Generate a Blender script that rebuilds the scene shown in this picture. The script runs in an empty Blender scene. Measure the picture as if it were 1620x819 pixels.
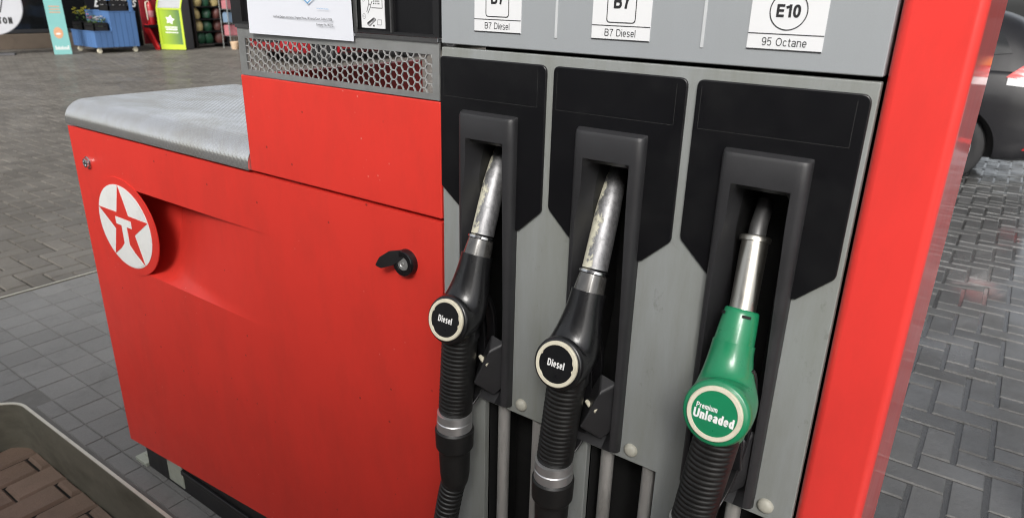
import bpy, bmesh, math, random
from mathutils import Vector, Matrix
from math import sin, cos, pi, radians, sqrt
random.seed(7)
S = bpy.context.scene
COL = S.collection

# ------------------------------------------------------------------ camera, world, sun, exposure
cam = bpy.data.cameras.new("camera")
cam_o = bpy.data.objects.new("camera", cam)
COL.objects.link(cam_o)
cam.sensor_width = 36.0
cam.lens = 24.44
cam.clip_start = 0.02
cam.clip_end = 500
# rows: world x, y, z in camera axes (right, down, forward)
RW = ((0.81240676, 0.2254417, -0.53774649), (0.58260027, -0.27600514, 0.76445934), (0.02392022, -0.93434319, -0.35557084))
M = Matrix(((RW[0][0], -RW[0][1], -RW[0][2], 0.0), (RW[1][0], -RW[1][1], -RW[1][2], -0.75), (RW[2][0], -RW[2][1], -RW[2][2], 1.48), (0, 0, 0, 1)))
cam_o.matrix_world = M
cam.dof.use_dof = True
cam.dof.focus_distance = 1.0
cam.dof.aperture_fstop = 9.0
S.camera = cam_o
S.cycles.filter_width = 1.1

world = bpy.data.worlds.new("World")
S.world = world
world.use_nodes = True
wn = world.node_tree
sky = wn.nodes.new("ShaderNodeTexSky")
sky.sky_type = 'NISHITA'
sky.sun_disc = False
sky.sun_elevation = radians(35)
sky.sun_rotation = radians(155)
sky.air_density = 1.0
sky.dust_density = 4.0
hs = wn.nodes.new("ShaderNodeHueSaturation")
hs.inputs['Saturation'].default_value = 0.25
wn.links.new(sky.outputs[0], hs.inputs['Color'])
bg = wn.nodes["Background"]
bg.inputs[1].default_value = 0.09
wn.links.new(hs.outputs[0], bg.inputs[0])

sun = bpy.data.lights.new("sun", 'SUN')
sun.energy = 1.5
sun.angle = radians(22)
sun.color = (1.0, 0.97, 0.93)
sun_o = bpy.data.objects.new("sun", sun)
COL.objects.link(sun_o)
sd = Vector((0.40, -0.85, 0.66)).normalized()     # towards the sun
sun_o.rotation_euler = sd.to_track_quat('Z', 'Y').to_euler()
sun_o.location = (3, -6, 8)

vs = S.view_settings
vs.view_transform = 'Standard'
vs.look = 'None'
vs.exposure = 0.92
vs.gamma = 1.0
vs.use_curve_mapping = False


# ------------------------------------------------------------------ materials
def nt(name):
    m = bpy.data.materials.new(name)
    m.use_nodes = True
    t = m.node_tree
    return m, t, t.nodes["Principled BSDF"]

def N(t, typ, **kw):
    n = t.nodes.new(typ)
    for k, v in kw.items():
        if k in n.inputs:
            n.inputs[k].default_value = v
        else:
            setattr(n, k, v)
    return n

def objco(t):
    return N(t, "ShaderNodeTexCoord").outputs['Object']

def noise(t, co, scale, detail=4, rough=0.55, stretch=None):
    if stretch:
        mp = N(t, "ShaderNodeMapping")
        mp.inputs['Scale'].default_value = stretch
        t.links.new(co, mp.inputs[0])
        co = mp.outputs[0]
    n = N(t, "ShaderNodeTexNoise", Scale=scale, Detail=detail, Roughness=rough)
    t.links.new(co, n.inputs['Vector'])
    return n.outputs['Fac']

def ramp(t, fac, a, b, ca=(0, 0, 0, 1), cb=(1, 1, 1, 1)):
    r = N(t, "ShaderNodeValToRGB")
    r.color_ramp.elements[0].position = a
    r.color_ramp.elements[1].position = b
    r.color_ramp.elements[0].color = ca
    r.color_ramp.elements[1].color = cb
    t.links.new(fac, r.inputs[0])
    return r.outputs[0]

def mix(t, fac, a, b):
    m = N(t, "ShaderNodeMix", data_type='RGBA')
    if hasattr(fac, 'is_output'):
        t.links.new(fac, m.inputs[0])
    else:
        m.inputs[0].default_value = fac
    for i, c in ((6, a), (7, b)):
        if hasattr(c, 'is_output'):
            t.links.new(c, m.inputs[i])
        else:
            m.inputs[i].default_value = (*c[:3], 1)
    return m.outputs[2]

def math_(t, op, a, b=None):
    m = N(t, "ShaderNodeMath", operation=op)
    for i, c in ((0, a), (1, b)):
        if c is None:
            continue
        if hasattr(c, 'is_output'):
            t.links.new(c, m.inputs[i])
        else:
            m.inputs[i].default_value = c
    return m.outputs[0]

def bump(t, p, h, strength, dist=0.001):
    b = N(t, "ShaderNodeBump", Strength=strength, Distance=dist)
    t.links.new(h, b.inputs['Height'])
    t.links.new(b.outputs[0], p.inputs['Normal'])
    return b

def basic(name, col, rough=0.5, metal=0.0, coat=0.0, var=0.12, vscale=30, bscale=0, bstr=0.1, dirt=0.0, dirtcol=(0.05, 0.045, 0.035), rvar=0.08, spec=0.5, stretch=None):
    m, t, p = nt(name)
    co = objco(t)
    n = noise(t, co, vscale, stretch=stretch)
    c = mix(t, n, [x * (1 - var) for x in col], [min(1, x * (1 + var)) for x in col])
    if dirt:
        dn = ramp(t, noise(t, co, vscale * 0.35, 7, 0.65, stretch), 0.5, 0.72)
        c = mix(t, math_(t, 'MULTIPLY', dn, dirt), c, dirtcol)
    t.links.new(c, p.inputs['Base Color'])
    r = N(t, "ShaderNodeMapRange")
    r.inputs['To Min'].default_value = max(0.02, rough - rvar)
    r.inputs['To Max'].default_value = min(1, rough + rvar)
    t.links.new(noise(t, co, vscale * 1.7, 3), r.inputs[0])
    t.links.new(r.outputs[0], p.inputs['Roughness'])
    p.inputs['Metallic'].default_value = metal
    p.inputs['Coat Weight'].default_value = coat
    p.inputs['Coat Roughness'].default_value = 0.12
    p.inputs['Specular IOR Level'].default_value = spec
    if bscale:
        bump(t, p, noise(t, co, bscale, 3), bstr, 0.0008)
    return m

def red_paint(name, base, rough, coat=0.0, specks=True):
    m, t, p = nt(name)
    co = objco(t)
    n = noise(t, co, 5, 5, 0.6)
    c = mix(t, n, [x * 0.9 for x in base], [x * 1.08 for x in base])
    # thin grey film of road dirt
    film = ramp(t, noise(t, co, 9, 8, 0.7, (1, 1, 0.4)), 0.45, 0.8)
    c = mix(t, math_(t, 'MULTIPLY', film, 0.20), c, (0.10, 0.03, 0.02))
    if specks:
        v = N(t, "ShaderNodeTexVoronoi", Scale=26)
        t.links.new(co, v.inputs['Vector'])
        sp = ramp(t, v.outputs['Distance'], 0.04, 0.075, (1, 1, 1, 1), (0, 0, 0, 1))
        g = ramp(t, noise(t, co, 11, 2), 0.52, 0.56)
        c = mix(t, math_(t, 'MULTIPLY', math_(t, 'MULTIPLY', sp, g), 0.7), c, (0.06, 0.012, 0.01))
        v2 = N(t, "ShaderNodeTexVoronoi", Scale=60)
        t.links.new(co, v2.inputs['Vector'])
        sp2 = ramp(t, v2.outputs['Distance'], 0.06, 0.12, (1, 1, 1, 1), (0, 0, 0, 1))
        g2 = ramp(t, noise(t, co, 6.5, 2), 0.60, 0.64)
        c = mix(t, math_(t, 'MULTIPLY', math_(t, 'MULTIPLY', sp2, g2), 0.5), c, (0.75, 0.35, 0.3))
    t.links.new(c, p.inputs['Base Color'])
    r = N(t, "ShaderNodeMapRange")
    r.inputs['To Min'].default_value = rough - 0.06
    r.inputs['To Max'].default_value = rough + 0.12
    t.links.new(noise(t, co, 14, 6, 0.65), r.inputs[0])
    t.links.new(r.outputs[0], p.inputs['Roughness'])
    p.inputs['Coat Weight'].default_value = coat
    p.inputs['Coat Roughness'].default_value = 0.06
    bump(t, p, noise(t, co, 2.2, 2), 0.10, 0.01)
    return m

def fascia_paint(name, base, dirt):
    m, t, p = nt(name)
    co = objco(t)
    n = noise(t, co, 4, 5)
    c = mix(t, n, [x * 0.93 for x in base], [x * 1.05 for x in base])
    st = ramp(t, noise(t, co, 10, 8, 0.7, (1.6, 1, 0.25)), 0.38, 0.75)
    c = mix(t, math_(t, 'MULTIPLY', st, dirt), c, (0.16, 0.165, 0.12))
    sm = ramp(t, noise(t, co, 38, 9, 0.75, (1, 1, 0.6)), 0.60, 0.74)
    c = mix(t, math_(t, 'MULTIPLY', sm, dirt * 0.9), c, (0.09, 0.09, 0.07))
    fn = ramp(t, noise(t, co, 700, 2), 0.35, 0.7)
    c = mix(t, math_(t, 'MULTIPLY', fn, 0.10), c, (0.2, 0.2, 0.2))
    t.links.new(c, p.inputs['Base Color'])
    p.inputs['Roughness'].default_value = 0.42
    bump(t, p, noise(t, co, 500, 2), 0.06, 0.0006)
    return m

def lid_steel():
    m, t, p = nt("embossed_steel")
    co = objco(t)
    st = ramp(t, noise(t, co, 7, 6, 0.65, (1, 1.6, 1)), 0.42, 0.72)
    c = mix(t, math_(t, 'MULTIPLY', st, 0.75), (0.95, 0.95, 0.94), (0.70, 0.66, 0.56))
    t.links.new(c, p.inputs['Base Color'])
    p.inputs['Metallic'].default_value = 0.9
    r = math_(t, 'ADD', math_(t, 'MULTIPLY', st, 0.14), 0.13)
    t.links.new(r, p.inputs['Roughness'])
    return m

def paver_mat(name, dark, light, stain, wet):
    m, t, p = nt(name)
    co = objco(t)
    isl = N(t, "ShaderNodeNewGeometry").outputs['Random Per Island']
    c = mix(t, isl, dark, light)
    fine = noise(t, co, 220, 5, 0.7)
    c = mix(t, math_(t, 'MULTIPLY', ramp(t, fine, 0.3, 0.75), 0.45), c, [x * 1.5 for x in light])
    big = ramp(t, noise(t, co, 1.3, 7, 0.62), 0.42, 0.68)
    c = mix(t, math_(t, 'MULTIPLY', big, 0.55), c, stain)
    mid = ramp(t, noise(t, co, 14, 6, 0.7), 0.55, 0.75)
    c = mix(t, math_(t, 'MULTIPLY', mid, 0.35), c, [x * 0.45 for x in dark])
    t.links.new(c, p.inputs['Base Color'])
    w = ramp(t, noise(t, co, 2.1, 4, 0.6), 0.38, 0.62)
    r = N(t, "ShaderNodeMapRange")
    r.inputs['To Min'].default_value = 0.72 - 0.50 * wet
    r.inputs['To Max'].default_value = 0.86 - 0.22 * wet
    t.links.new(w, r.inputs[0])
    t.links.new(r.outputs[0], p.inputs['Roughness'])
    t.links.new(math_(t, 'MULTIPLY', ramp(t, noise(t, co, 1.7, 5, 0.6), 0.40, 0.58), 0.95 * wet), p.inputs['Coat Weight'])
    p.inputs['Coat Roughness'].default_value = 0.11
    hh = math_(t, 'ADD', math_(t, 'MULTIPLY', fine, 0.6), math_(t, 'MULTIPLY', noise(t, co, 40, 4, 0.6), 1.0))
    bump(t, p, hh, 0.5 + 0.3 * wet, 0.004)
    return m

def spout_flaked():
    m, t, p = nt("flaked_spout")
    co = objco(t)
    n = noise(t, co, 55, 10, 0.78, (1.0, 1.0, 0.5))
    sx = N(t, "ShaderNodeSeparateXYZ")
    t.links.new(co, sx.inputs[0])
    # the old cream coat survives low down on the outer side
    side = math_(t, 'ADD', math_(t, 'MULTIPLY', sx.outputs[0], -11.0), math_(t, 'MULTIPLY', sx.outputs[2], -2.2))
    f = ramp(t, math_(t, 'ADD', math_(t, 'ADD', side, 0.33), n), 0.50, 0.53)
    mott = noise(t, co, 160, 8, 0.8, (1, 1, 0.6))
    metal = mix(t, ramp(t, mott, 0.3, 0.75), (0.16, 0.16, 0.165), (0.46, 0.46, 0.47))
    c = mix(t, f, metal, (0.60, 0.58, 0.46))
    gr = ramp(t, noise(t, co, 75, 9, 0.8), 0.54, 0.66)
    c = mix(t, math_(t, 'MULTIPLY', gr, 0.55), c, (0.07, 0.07, 0.065))
    t.links.new(c, p.inputs['Base Color'])
    t.links.new(math_(t, 'MULTIPLY', math_(t, 'SUBTRACT', 1.0, f), 0.75), p.inputs['Metallic'])
    t.links.new(math_(t, 'ADD', math_(t, 'MULTIPLY', mott, 0.25), 0.36), p.inputs['Roughness'])
    bump(t, p, math_(t, 'ADD', f, math_(t, 'MULTIPLY', mott, 0.6)), 0.5, 0.0006)
    return m

MT = {}
MT['red'] = red_paint("red_paint", (0.68, 0.040, 0.028), 0.36)
MT['red_gloss'] = red_paint("red_gloss_paint", (0.76, 0.048, 0.040), 0.28, 0.6, False)
MT['grey_top'] = fascia_paint("grey_fascia_paint", (0.31, 0.33, 0.345), 0.08)
MT['grey'] = fascia_paint("grey_worn_paint", (0.275, 0.290, 0.288), 0.62)
MT['grey_light'] = basic("grey_ridge_paint", (0.50, 0.52, 0.53), 0.4)
MT['steel_lid'] = lid_steel()
MT['steel'] = basic("brushed_steel", (0.52, 0.53, 0.52), 0.38, 0.75, var=0.1, vscale=25, dirt=0.35)
MT['steel_dark'] = basic("stained_steel", (0.50, 0.49, 0.47), 0.45, 0.5, var=0.25, vscale=30, dirt=0.8, stretch=(1, 1, 0.3))
MT['chrome'] = basic("chrome", (0.72, 0.72, 0.73), 0.14, 1.0, var=0.05, vscale=60, dirt=0.25)
MT['bar_steel'] = basic('bright_wire_steel', (0.62, 0.62, 0.61), 0.4, 0.6, var=0.1, vscale=40)
MT['band'] = basic('bright_metal_band', (0.62, 0.62, 0.62), 0.34, 0.8, var=0.12, vscale=40, dirt=0.3)
MT['black'] = basic("black_plastic", (0.012, 0.012, 0.013), 0.42, var=0.2, vscale=20, bscale=900, bstr=0.12, dirt=0.3, dirtcol=(0.03, 0.03, 0.03))
MT['black_panel'] = basic("black_panel", (0.005, 0.005, 0.006), 0.33, var=0.2, vscale=14, bscale=400, bstr=0.05, dirt=0.5, dirtcol=(0.020, 0.0205, 0.020))
MT['black_line'] = basic("worn_black_edge", (0.022, 0.022, 0.022), 0.5)
MT['black_rub'] = basic("black_rubber", (0.011, 0.011, 0.011), 0.46, var=0.3, vscale=60, bscale=300, bstr=0.12, dirt=0.4, dirtcol=(0.03, 0.03, 0.028))
MT['black_gloss'] = basic("black_gloss", (0.008, 0.008, 0.009), 0.2, var=0.1)
MT['holster'] = basic("holster_plastic", (0.026, 0.026, 0.028), 0.45, var=0.18, vscale=26, bscale=1100, bstr=0.2, dirt=0.5, dirtcol=(0.012, 0.012, 0.012))
MT['cavity_shade'] = basic('cavity_shade', (0.007, 0.007, 0.007), 0.5, var=0.4, vscale=40)  # holster plastic again, darkened: shade of the cavity put into the colour
MT['nozzle_black'] = basic("nozzle_black", (0.009, 0.009, 0.010), 0.30, coat=0.25, var=0.3, vscale=50, bscale=260, bstr=0.1, dirt=0.35, dirtcol=(0.022, 0.021, 0.020))
MT['nozzle_clear'] = basic("smoked_sleeve", (0.10, 0.097, 0.092), 0.2, metal=0.5, coat=1.0, var=0.6, vscale=60)
MT['green'] = basic("green_plastic", (0.012, 0.22, 0.095), 0.30, coat=0.3, var=0.14, vscale=34, bscale=300, bstr=0.08, dirt=0.35, dirtcol=(0.02, 0.10, 0.05))
MT['cream'] = basic("cream_plastic", (0.70, 0.66, 0.52), 0.42, var=0.06, vscale=140, dirt=0.35, dirtcol=(0.35, 0.28, 0.18))
MT['cream_grey'] = basic("aged_plastic_cap", (0.42, 0.41, 0.35), 0.5, var=0.15, vscale=90, dirt=0.35, dirtcol=(0.2, 0.18, 0.13))
MT['spout'] = spout_flaked()
MT['alu'] = basic("worn_aluminium", (0.66, 0.64, 0.58), 0.30, 1.0, var=0.14, vscale=50, dirt=0.3, dirtcol=(0.3, 0.28, 0.22), stretch=(1, 1, 0.3))
MT['alu_dark'] = basic("dark_aluminium", (0.16, 0.16, 0.16), 0.42, 0.8, var=0.3, vscale=80)
MT['white'] = basic("white_vinyl", (0.70, 0.71, 0.72), 0.45, var=0.02, vscale=60)
MT['paper'] = basic("white_paper", (0.64, 0.66, 0.71), 0.75, var=0.02, vscale=20, bscale=6, bstr=0.2)
MT['emblem_white'] = basic("emblem_white", (0.78, 0.79, 0.77), 0.42, var=0.05, vscale=40, dirt=0.18, dirtcol=(0.4, 0.4, 0.36))
MT['ink'] = basic("black_ink", (0.018, 0.018, 0.02), 0.55)
MT['ink_grey'] = basic("grey_ink", (0.25, 0.25, 0.26), 0.6)
MT['ink_white'] = basic("white_ink", (0.82, 0.82, 0.80), 0.5, var=0.03)
MT['ink_blue'] = basic("blue_ink", (0.16, 0.36, 0.60), 0.6)
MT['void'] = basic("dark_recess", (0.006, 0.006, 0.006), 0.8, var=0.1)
MT['plate'] = basic("grey_label_plate", (0.36, 0.38, 0.32), 0.55, dirt=0.5, vscale=40)
MT['paver'] = paver_mat("worn_pavers", (0.088, 0.080, 0.069), (0.150, 0.138, 0.120), (0.058, 0.052, 0.044), 0.15)
MT['paver_wet'] = paver_mat("wet_pavers", (0.052, 0.052, 0.051), (0.100, 0.100, 0.098), (0.040, 0.040, 0.039), 1.0)
MT['paver_brown'] = paver_mat("brown_pavers", (0.150, 0.098, 0.070), (0.230, 0.155, 0.115), (0.085, 0.072, 0.052), 0.1)
MT['joint'] = basic("joint_grit", (0.016, 0.015, 0.013), 0.9, var=0.5, vscale=60, bscale=300, bstr=0.8)
MT['joint_wet'] = basic("wet_joint_grit", (0.035, 0.034, 0.032), 0.12, coat=1.0, var=0.8, vscale=120, bscale=110, bstr=1.0)
for n_ in MT['joint_wet'].node_tree.nodes:
    if n_.type == 'BUMP':
        n_.inputs['Distance'].default_value = 0.006
MT['tile'] = paver_mat("grey_tiles", (0.150, 0.148, 0.143), (0.185, 0.183, 0.177), (0.120, 0.118, 0.112), 0.12)
MT['tile_base'] = basic('tile_bed', (0.125, 0.122, 0.115), 0.8, var=0.25, vscale=25)
MT['tile_joint'] = basic("tile_grout", (0.10, 0.095, 0.085), 0.9, var=0.6, vscale=30)
MT['kerb'] = basic("weathered_kerb_steel", (0.165, 0.158, 0.125), 0.55, 0.3, var=0.25, vscale=12, dirt=0.6, dirtcol=(0.05, 0.048, 0.035), stretch=(1, 1, 2))
MT['kerb_edge'] = basic("worn_kerb_edge", (0.62, 0.60, 0.52), 0.5, 0.2, var=0.15, vscale=30, dirt=0.35, dirtcol=(0.2, 0.18, 0.14))


def arc(cx, cy, rx, ry, a0, a1, k=10, e=0.85):
    out = []
    for i in range(k + 1):
        a = radians(a0 + (a1 - a0) * i / k)
        c, s_2 = cos(a), sin(a)
        out.append((cx + rx * math.copysign(abs(c) ** e, c), cy + ry * math.copysign(abs(s_2) ** e, s_2)))
    return out

def glyph(c, t, xh, xs):
    """(advance width, [(points, closed)]) in capital heights"""
    T = t / 2
    H = 1 - T
    X = xh - T
    def W(w):
        return w * xs
    R_ = lambda w, top: arc(W(w) / 2, (T + top) / 2, W(w) / 2 - T, (top - T) / 2, 0, 360, 24)[:-1]
    if c == ' ':
        return W(.32), []
    if c == 'B':
        w = W(.72); m_ = 0.53; r = (H - m_) / 2
        st = [([(T, m_), (T, H)] + [(w - .34, H)] + arc(w - .34, (H + m_) / 2, .30 - T, r, 90, -90)[1:], True)]
        r2 = (m_ - T) / 2
        st.append(([(T, m_), (w - .32, m_)] + arc(w - .32, (m_ + T) / 2, .32 - T, r2, 90, -90)[1:] + [(T, T)], True))
        return w, st
    if c == '7':
        w = W(.60)
        return w, [([(0, H), (w - T, H), (w - T, H - .05), (w * .55, .55), (w * .38, 0)], False)]
    if c == 'E':
        w = W(.62)
        return w, [([(w, H), (T, H), (T, T), (w, T)], False), ([(T, .51), (w * .94, .51)], False)]
    if c == '1':
        w = W(.44)
        return w, [([(w - T, 0), (w - T, 1)], False), ([(w - T, H - .06), (w * .4, .80), (0, .74)], False)]
    if c == '0':
        w = W(.60)
        return w, [(arc(w / 2, .5, w / 2 - T, .5 - T, 0, 360, 24)[:-1], True)]
    if c == 'O':
        w = W(.82)
        return w, [(arc(w / 2, .5, w / 2 - T, .5 - T, 0, 360, 28, 1)[:-1], True)]
    if c == '9':
        w = W(.58)
        return w, [(arc(w / 2, .67, w / 2 - T, .33 - T, 0, 360, 20)[:-1], True), ([(w - T, .67), (w - T, .45)] + arc(w / 2, .36, w / 2 - T, .36 - T, 0, -150, 10), False)]
    if c == '5':
        w = W(.58)
        return w, [([(w * .93, H), (w * .2, H), (T, .5)] + arc(w / 2, .335, w / 2 - T, .335 - T, 130, -150, 16), False)]
    if c == 'D':
        w = W(.74)
        return w, [([(T, T), (T, H), (w * .42, H)] + arc(w * .42, .5, w * .58 - T, .5 - T, 90, -90, 14)[1:], True)]
    if c == 'U':
        w = W(.74)
        return w, [([(T, 1), (T, .34)] + arc(w / 2, .34, w / 2 - T, .34 - T, 180, 360, 14)[1:] + [(w - T, 1)], False)]
    if c == 'P':
        w = W(.68)
        return w, [([(T, 0), (T, H), (w * .52, H)] + arc(w * .52, (H + .45) / 2, w * .48 - T, (H - .45) / 2, 90, -90, 10)[1:] + [(T, .45)], False)]
    if c == 'W':
        w = W(.98)
        return w, [([(T, 1), (w * .28, T), (w * .5, .9), (w * .72, T), (w - T, 1)], False)]
    if c == 'I':
        return t, [([(T, 0), (T, 1)], False)]
    if c == 'N':
        w = W(.72)
        return w, [([(T, 0), (T, 1)], False), ([(T, .96), (w - T, .04)], False), ([(w - T, 0), (w - T, 1)], False)]
    if c == 'S':
        w = W(.66)
        return w, [(arc(w / 2, .745, w / 2 - T, .255 - T, 15, 270, 14)[:] + arc(w / 2, .27, w / 2 - T, .27 - T, 90, -165, 14)[1:], False)]
    if c == 'T':
        w = W(.62)
        return w, [([(0, H), (w, H)], False), ([(w / 2, 0), (w / 2, H)], False)]
    if c == 'i':
        return t, [([(T, 0), (T, xh)], False), ([(T, 1 - t * .95), (T, 1)], False)]
    if c == 'l':
        return t, [([(T, 0), (T, 1)], False)]
    if c == 'e':
        w = W(.56)
        return w, [([(T, xh / 2), (w - T, xh / 2)] + arc(w / 2, xh / 2, w / 2 - T, xh / 2 - T, 8, 318, 22), False)]
    if c == 's':
        w = W(.50)
        a = xh * .74; b = xh * .26
        return w, [(arc(w / 2, a, w / 2 - T, xh * .26 - T * .5, 20, 250, 10) + arc(w / 2, b, w / 2 - T, xh * .26 - T * .5, 70, -160, 10), False)]
    if c == 'n':
        w = W(.56)
        return w, [([(T, 0), (T, xh)], False), ([(T, X - .18)] + arc(w / 2, X - .16, w / 2 - T, .16, 180, 0, 10)[1:] + [(w - T, 0)], False)]
    if c == 'm':
        w = W(.84)
        q1 = w * .25 + T * .5
        r = (w - 2 * T) / 4
        return w, [([(T, 0), (T, xh)], False), ([(T, X - .16)] + arc(T + r, X - .15, r, .15, 180, 0, 8)[1:] + [(w / 2, 0)], False), ([(w / 2, X - .16)] + arc(w / 2 + r, X - .15, r, .15, 180, 0, 8)[1:] + [(w - T, 0)], False)]
    if c == 'u':
        w = W(.56)
        return w, [([(w - T, 0), (w - T, xh)], False), ([(T, xh), (T, .26)] + arc(w / 2, .26, w / 2 - T, .26 - T, 180, 360, 10)[1:], False)]
    if c == 'r':
        w = W(.36)
        return w, [([(T, 0), (T, xh)], False), ([(T, X - .2), (w * .55, X - .02), (w, X)], False)]
    if c == 'd':
        w = W(.57)
        return w, [([(w - T, 0), (w - T, 1)], False), (arc(w / 2, xh / 2, w / 2 - T, xh / 2 - T, 0, 360, 20)[:-1], True)]
    if c == 'a':
        w = W(.55)
        return w, [([(w - T, 0), (w - T, X - .17)] + arc(w / 2, X - .17, w / 2 - T, .17, 0, 165, 10)[1:], False), (arc(w / 2, .225, w / 2 - T, .225 - T, 0, 360, 18)[:-1], True)]
    if c == 'c':
        w = W(.54)
        return w, [(arc(w / 2, xh / 2, w / 2 - T, xh / 2 - T, 40, 320, 18), False)]
    if c == 't':
        w = W(.34)
        return w, [([(w * .42, .95), (w * .42, .2), (w * .55, T), (w, T)], False), ([(0, X), (w, X)], False)]
    return W(.3), []


# ------------------------------------------------------------------ mesh builder
class MB:
    def __init__(s):
        s.v, s.f, s.m = [], [], []
    def add(s, vs_, fs, mi=0):
        o = len(s.v)
        s.v += [tuple(v) for v in vs_]
        for f in fs:
            s.f.append(tuple(i + o for i in f))
            s.m.append(mi)
        return s
    def box(s, x0, x1, y0, y1, z0, z1, mi=0):
        vs_ = [(x, y, z) for z in (z0, z1) for y in (y0, y1) for x in (x0, x1)]
        return s.add(vs_, [(0, 2, 3, 1), (4, 5, 7, 6), (0, 1, 5, 4), (2, 6, 7, 3), (0, 4, 6, 2), (1, 3, 7, 5)], mi)
    def prism(s, pts, y0, y1, mi=0):
        """outline in (x, z), counter-clockwise seen from -y; front at y0, back at y1"""
        n = len(pts)
        vs_ = [(x, y0, z) for x, z in pts] + [(x, y1, z) for x, z in pts]
        fs = [tuple(range(n)), tuple(range(2 * n - 1, n - 1, -1))]
        fs += [(i, i + n, (i + 1) % n + n, (i + 1) % n) for i in range(n)]
        return s.add(vs_, fs, mi)
    def face(s, pts, mi=0):
        return s.add(pts, [tuple(range(len(pts)))], mi)
    def loft(s, rings, closed=True, cap0=True, cap1=True, mi=0):
        n = len(rings[0])
        vs_ = [p for r in rings for p in r]
        fs = []
        for k in range(len(rings) - 1):
            for i in range(n if closed else n - 1):
                j = (i + 1) % n
                fs.append((k * n + i, k * n + j, (k + 1) * n + j, (k + 1) * n + i))
        if cap0:
            fs.append(tuple(range(n - 1, -1, -1)))
        if cap1:
            fs.append(tuple(range((len(rings) - 1) * n, len(rings) * n)))
        return s.add(vs_, fs, mi)
    def tube(s, path, rad, seg=14, mi=0, caps=True):
        P = [Vector(p) for p in path]
        rings, side = [], None
        for i, p in enumerate(P):
            d = (P[min(i + 1, len(P) - 1)] - P[max(i - 1, 0)]).normalized()
            if side is None:
                side = d.orthogonal().normalized()
            side = (side - d * side.dot(d)).normalized()
            up = d.cross(side)
            r = rad[i] if isinstance(rad, (list, tuple)) else rad
            rings.append([p + (side * cos(a) + up * sin(a)) * r for a in [2 * pi * k / seg for k in range(seg)]])
        return s.loft(rings, True, caps, caps, mi)
    def lathe(s, c, axis, prof, seg=24, mi=0):
        """prof: list of (along axis, radius)"""
        a = Vector(axis).normalized()
        u = a.orthogonal().normalized()
        w = a.cross(u)
        rings = [[Vector(c) + a * h + (u * cos(t) + w * sin(t)) * max(r, 1e-5) for t in [2 * pi * k / seg for k in range(seg)]] for h, r in prof]
        return s.loft(rings, True, True, True, mi)
    def text(s, body, size, origin, ex, ez, mi, bold=0.0, xs=1.0, align='CENTER', lift=0.0, shear=0.0):
        cu = bpy.data.curves.new("lettering", 'FONT')
        cu.body = body
        cu.size = size
        cu.align_x = align
        cu.align_y = 'CENTER'
        cu.offset = bold * size
        cu.shear = shear
        cu.resolution_u = 3
        o = bpy.data.objects.new("lettering", cu)
        COL.objects.link(o)
        dg = bpy.context.evaluated_depsgraph_get()
        me = bpy.data.meshes.new_from_object(o.evaluated_get(dg))
        ex, ez = Vector(ex), Vector(ez)
        nrm = ex.cross(ez)
        vs_ = [Vector(origin) + ex * (v.co.x * xs) + ez * v.co.y + nrm * lift for v in me.vertices]
        s.add(vs_, [tuple(p.vertices) for p in me.polygons], mi)
        bpy.data.objects.remove(o)
        bpy.data.curves.remove(cu)
        bpy.data.meshes.remove(me)
        return s
    def strip(s, pts, t, closed, fn, mi, lift):
        n = len(pts)
        P_ = [Vector(p) for p in pts]
        Lf, Rt = [], []
        for i in range(n):
            a = P_[i - 1] if (closed or i) else None
            b = P_[(i + 1) % n] if (closed or i < n - 1) else None
            d1 = (P_[i] - a).normalized() if a is not None else None
            d2 = (b - P_[i]).normalized() if b is not None else None
            d1 = d1 or d2
            d2 = d2 or d1
            n1, n2 = Vector((-d1.y, d1.x)), Vector((-d2.y, d2.x))
            m_ = (n1 + n2)
            m_ = m_.normalized() if m_.length > 1e-6 else n1
            k = (t / 2) / max(0.5, m_.dot(n1))
            Lf.append(P_[i] + m_ * k)
            Rt.append(P_[i] - m_ * k)
        for i in range(n if closed else n - 1):
            j = (i + 1) % n
            s.face([fn(p, lift) for p in (Rt[i], Rt[j], Lf[j], Lf[i])], mi)
    def word(s, body, h, origin, ex, ez, mi, t=0.2, xs=1.0, gap=0.12, align='C', lift=0.0, xh=0.74):
        """grotesque lettering drawn with strokes; h is the capital height"""
        ex, ez, o = Vector(ex), Vector(ez), Vector(origin)
        nrm = ex.cross(ez)
        G_ = [glyph(c, t, xh, xs) for c in body]
        tot = sum(g[0] for g in G_) + gap * (len(G_) - 1)
        x = {'C': -tot / 2, 'L': 0, 'R': -tot}[align]
        for w, st in G_:
            for q_, (pts, cl) in enumerate(st):
                fn = lambda p, l: o + ex * ((x + p.x) * h) + ez * ((p.y - 0.5) * h) + nrm * l
                s.strip(pts, t, cl, fn, mi, lift + 0.00003 * q_)
            x += w + gap
        return s
    def build(s, name, mats, parent=None, origin=(0, 0, 0), bevel=0.0, seg=2, smooth=None, weld=False):
        o3 = Vector(origin)
        me = bpy.data.meshes.new(name)
        me.from_pydata([Vector(v) - o3 for v in s.v], [], s.f)
        if not isinstance(mats, (list, tuple)):
            mats = [mats]
        for m in mats:
            me.materials.append(MT[m] if isinstance(m, str) else m)
        me.polygons.foreach_set('material_index', s.m)
        if weld:
            bm = bmesh.new()
            bm.from_mesh(me)
            bmesh.ops.remove_doubles(bm, verts=bm.verts, dist=1e-5)
            bmesh.ops.recalc_face_normals(bm, faces=bm.faces)
            bm.to_mesh(me)
            bm.free()
        if smooth is not None or bevel:
            me.polygons.foreach_set('use_smooth', [True] * len(me.polygons))
            me.set_sharp_from_angle(angle=radians(smooth if smooth is not None else 30))
        me.update()
        ob = bpy.data.objects.new(name, me)
        COL.objects.link(ob)
        if parent is not None:
            ob.parent = parent
        else:
            ob.location = o3
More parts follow.
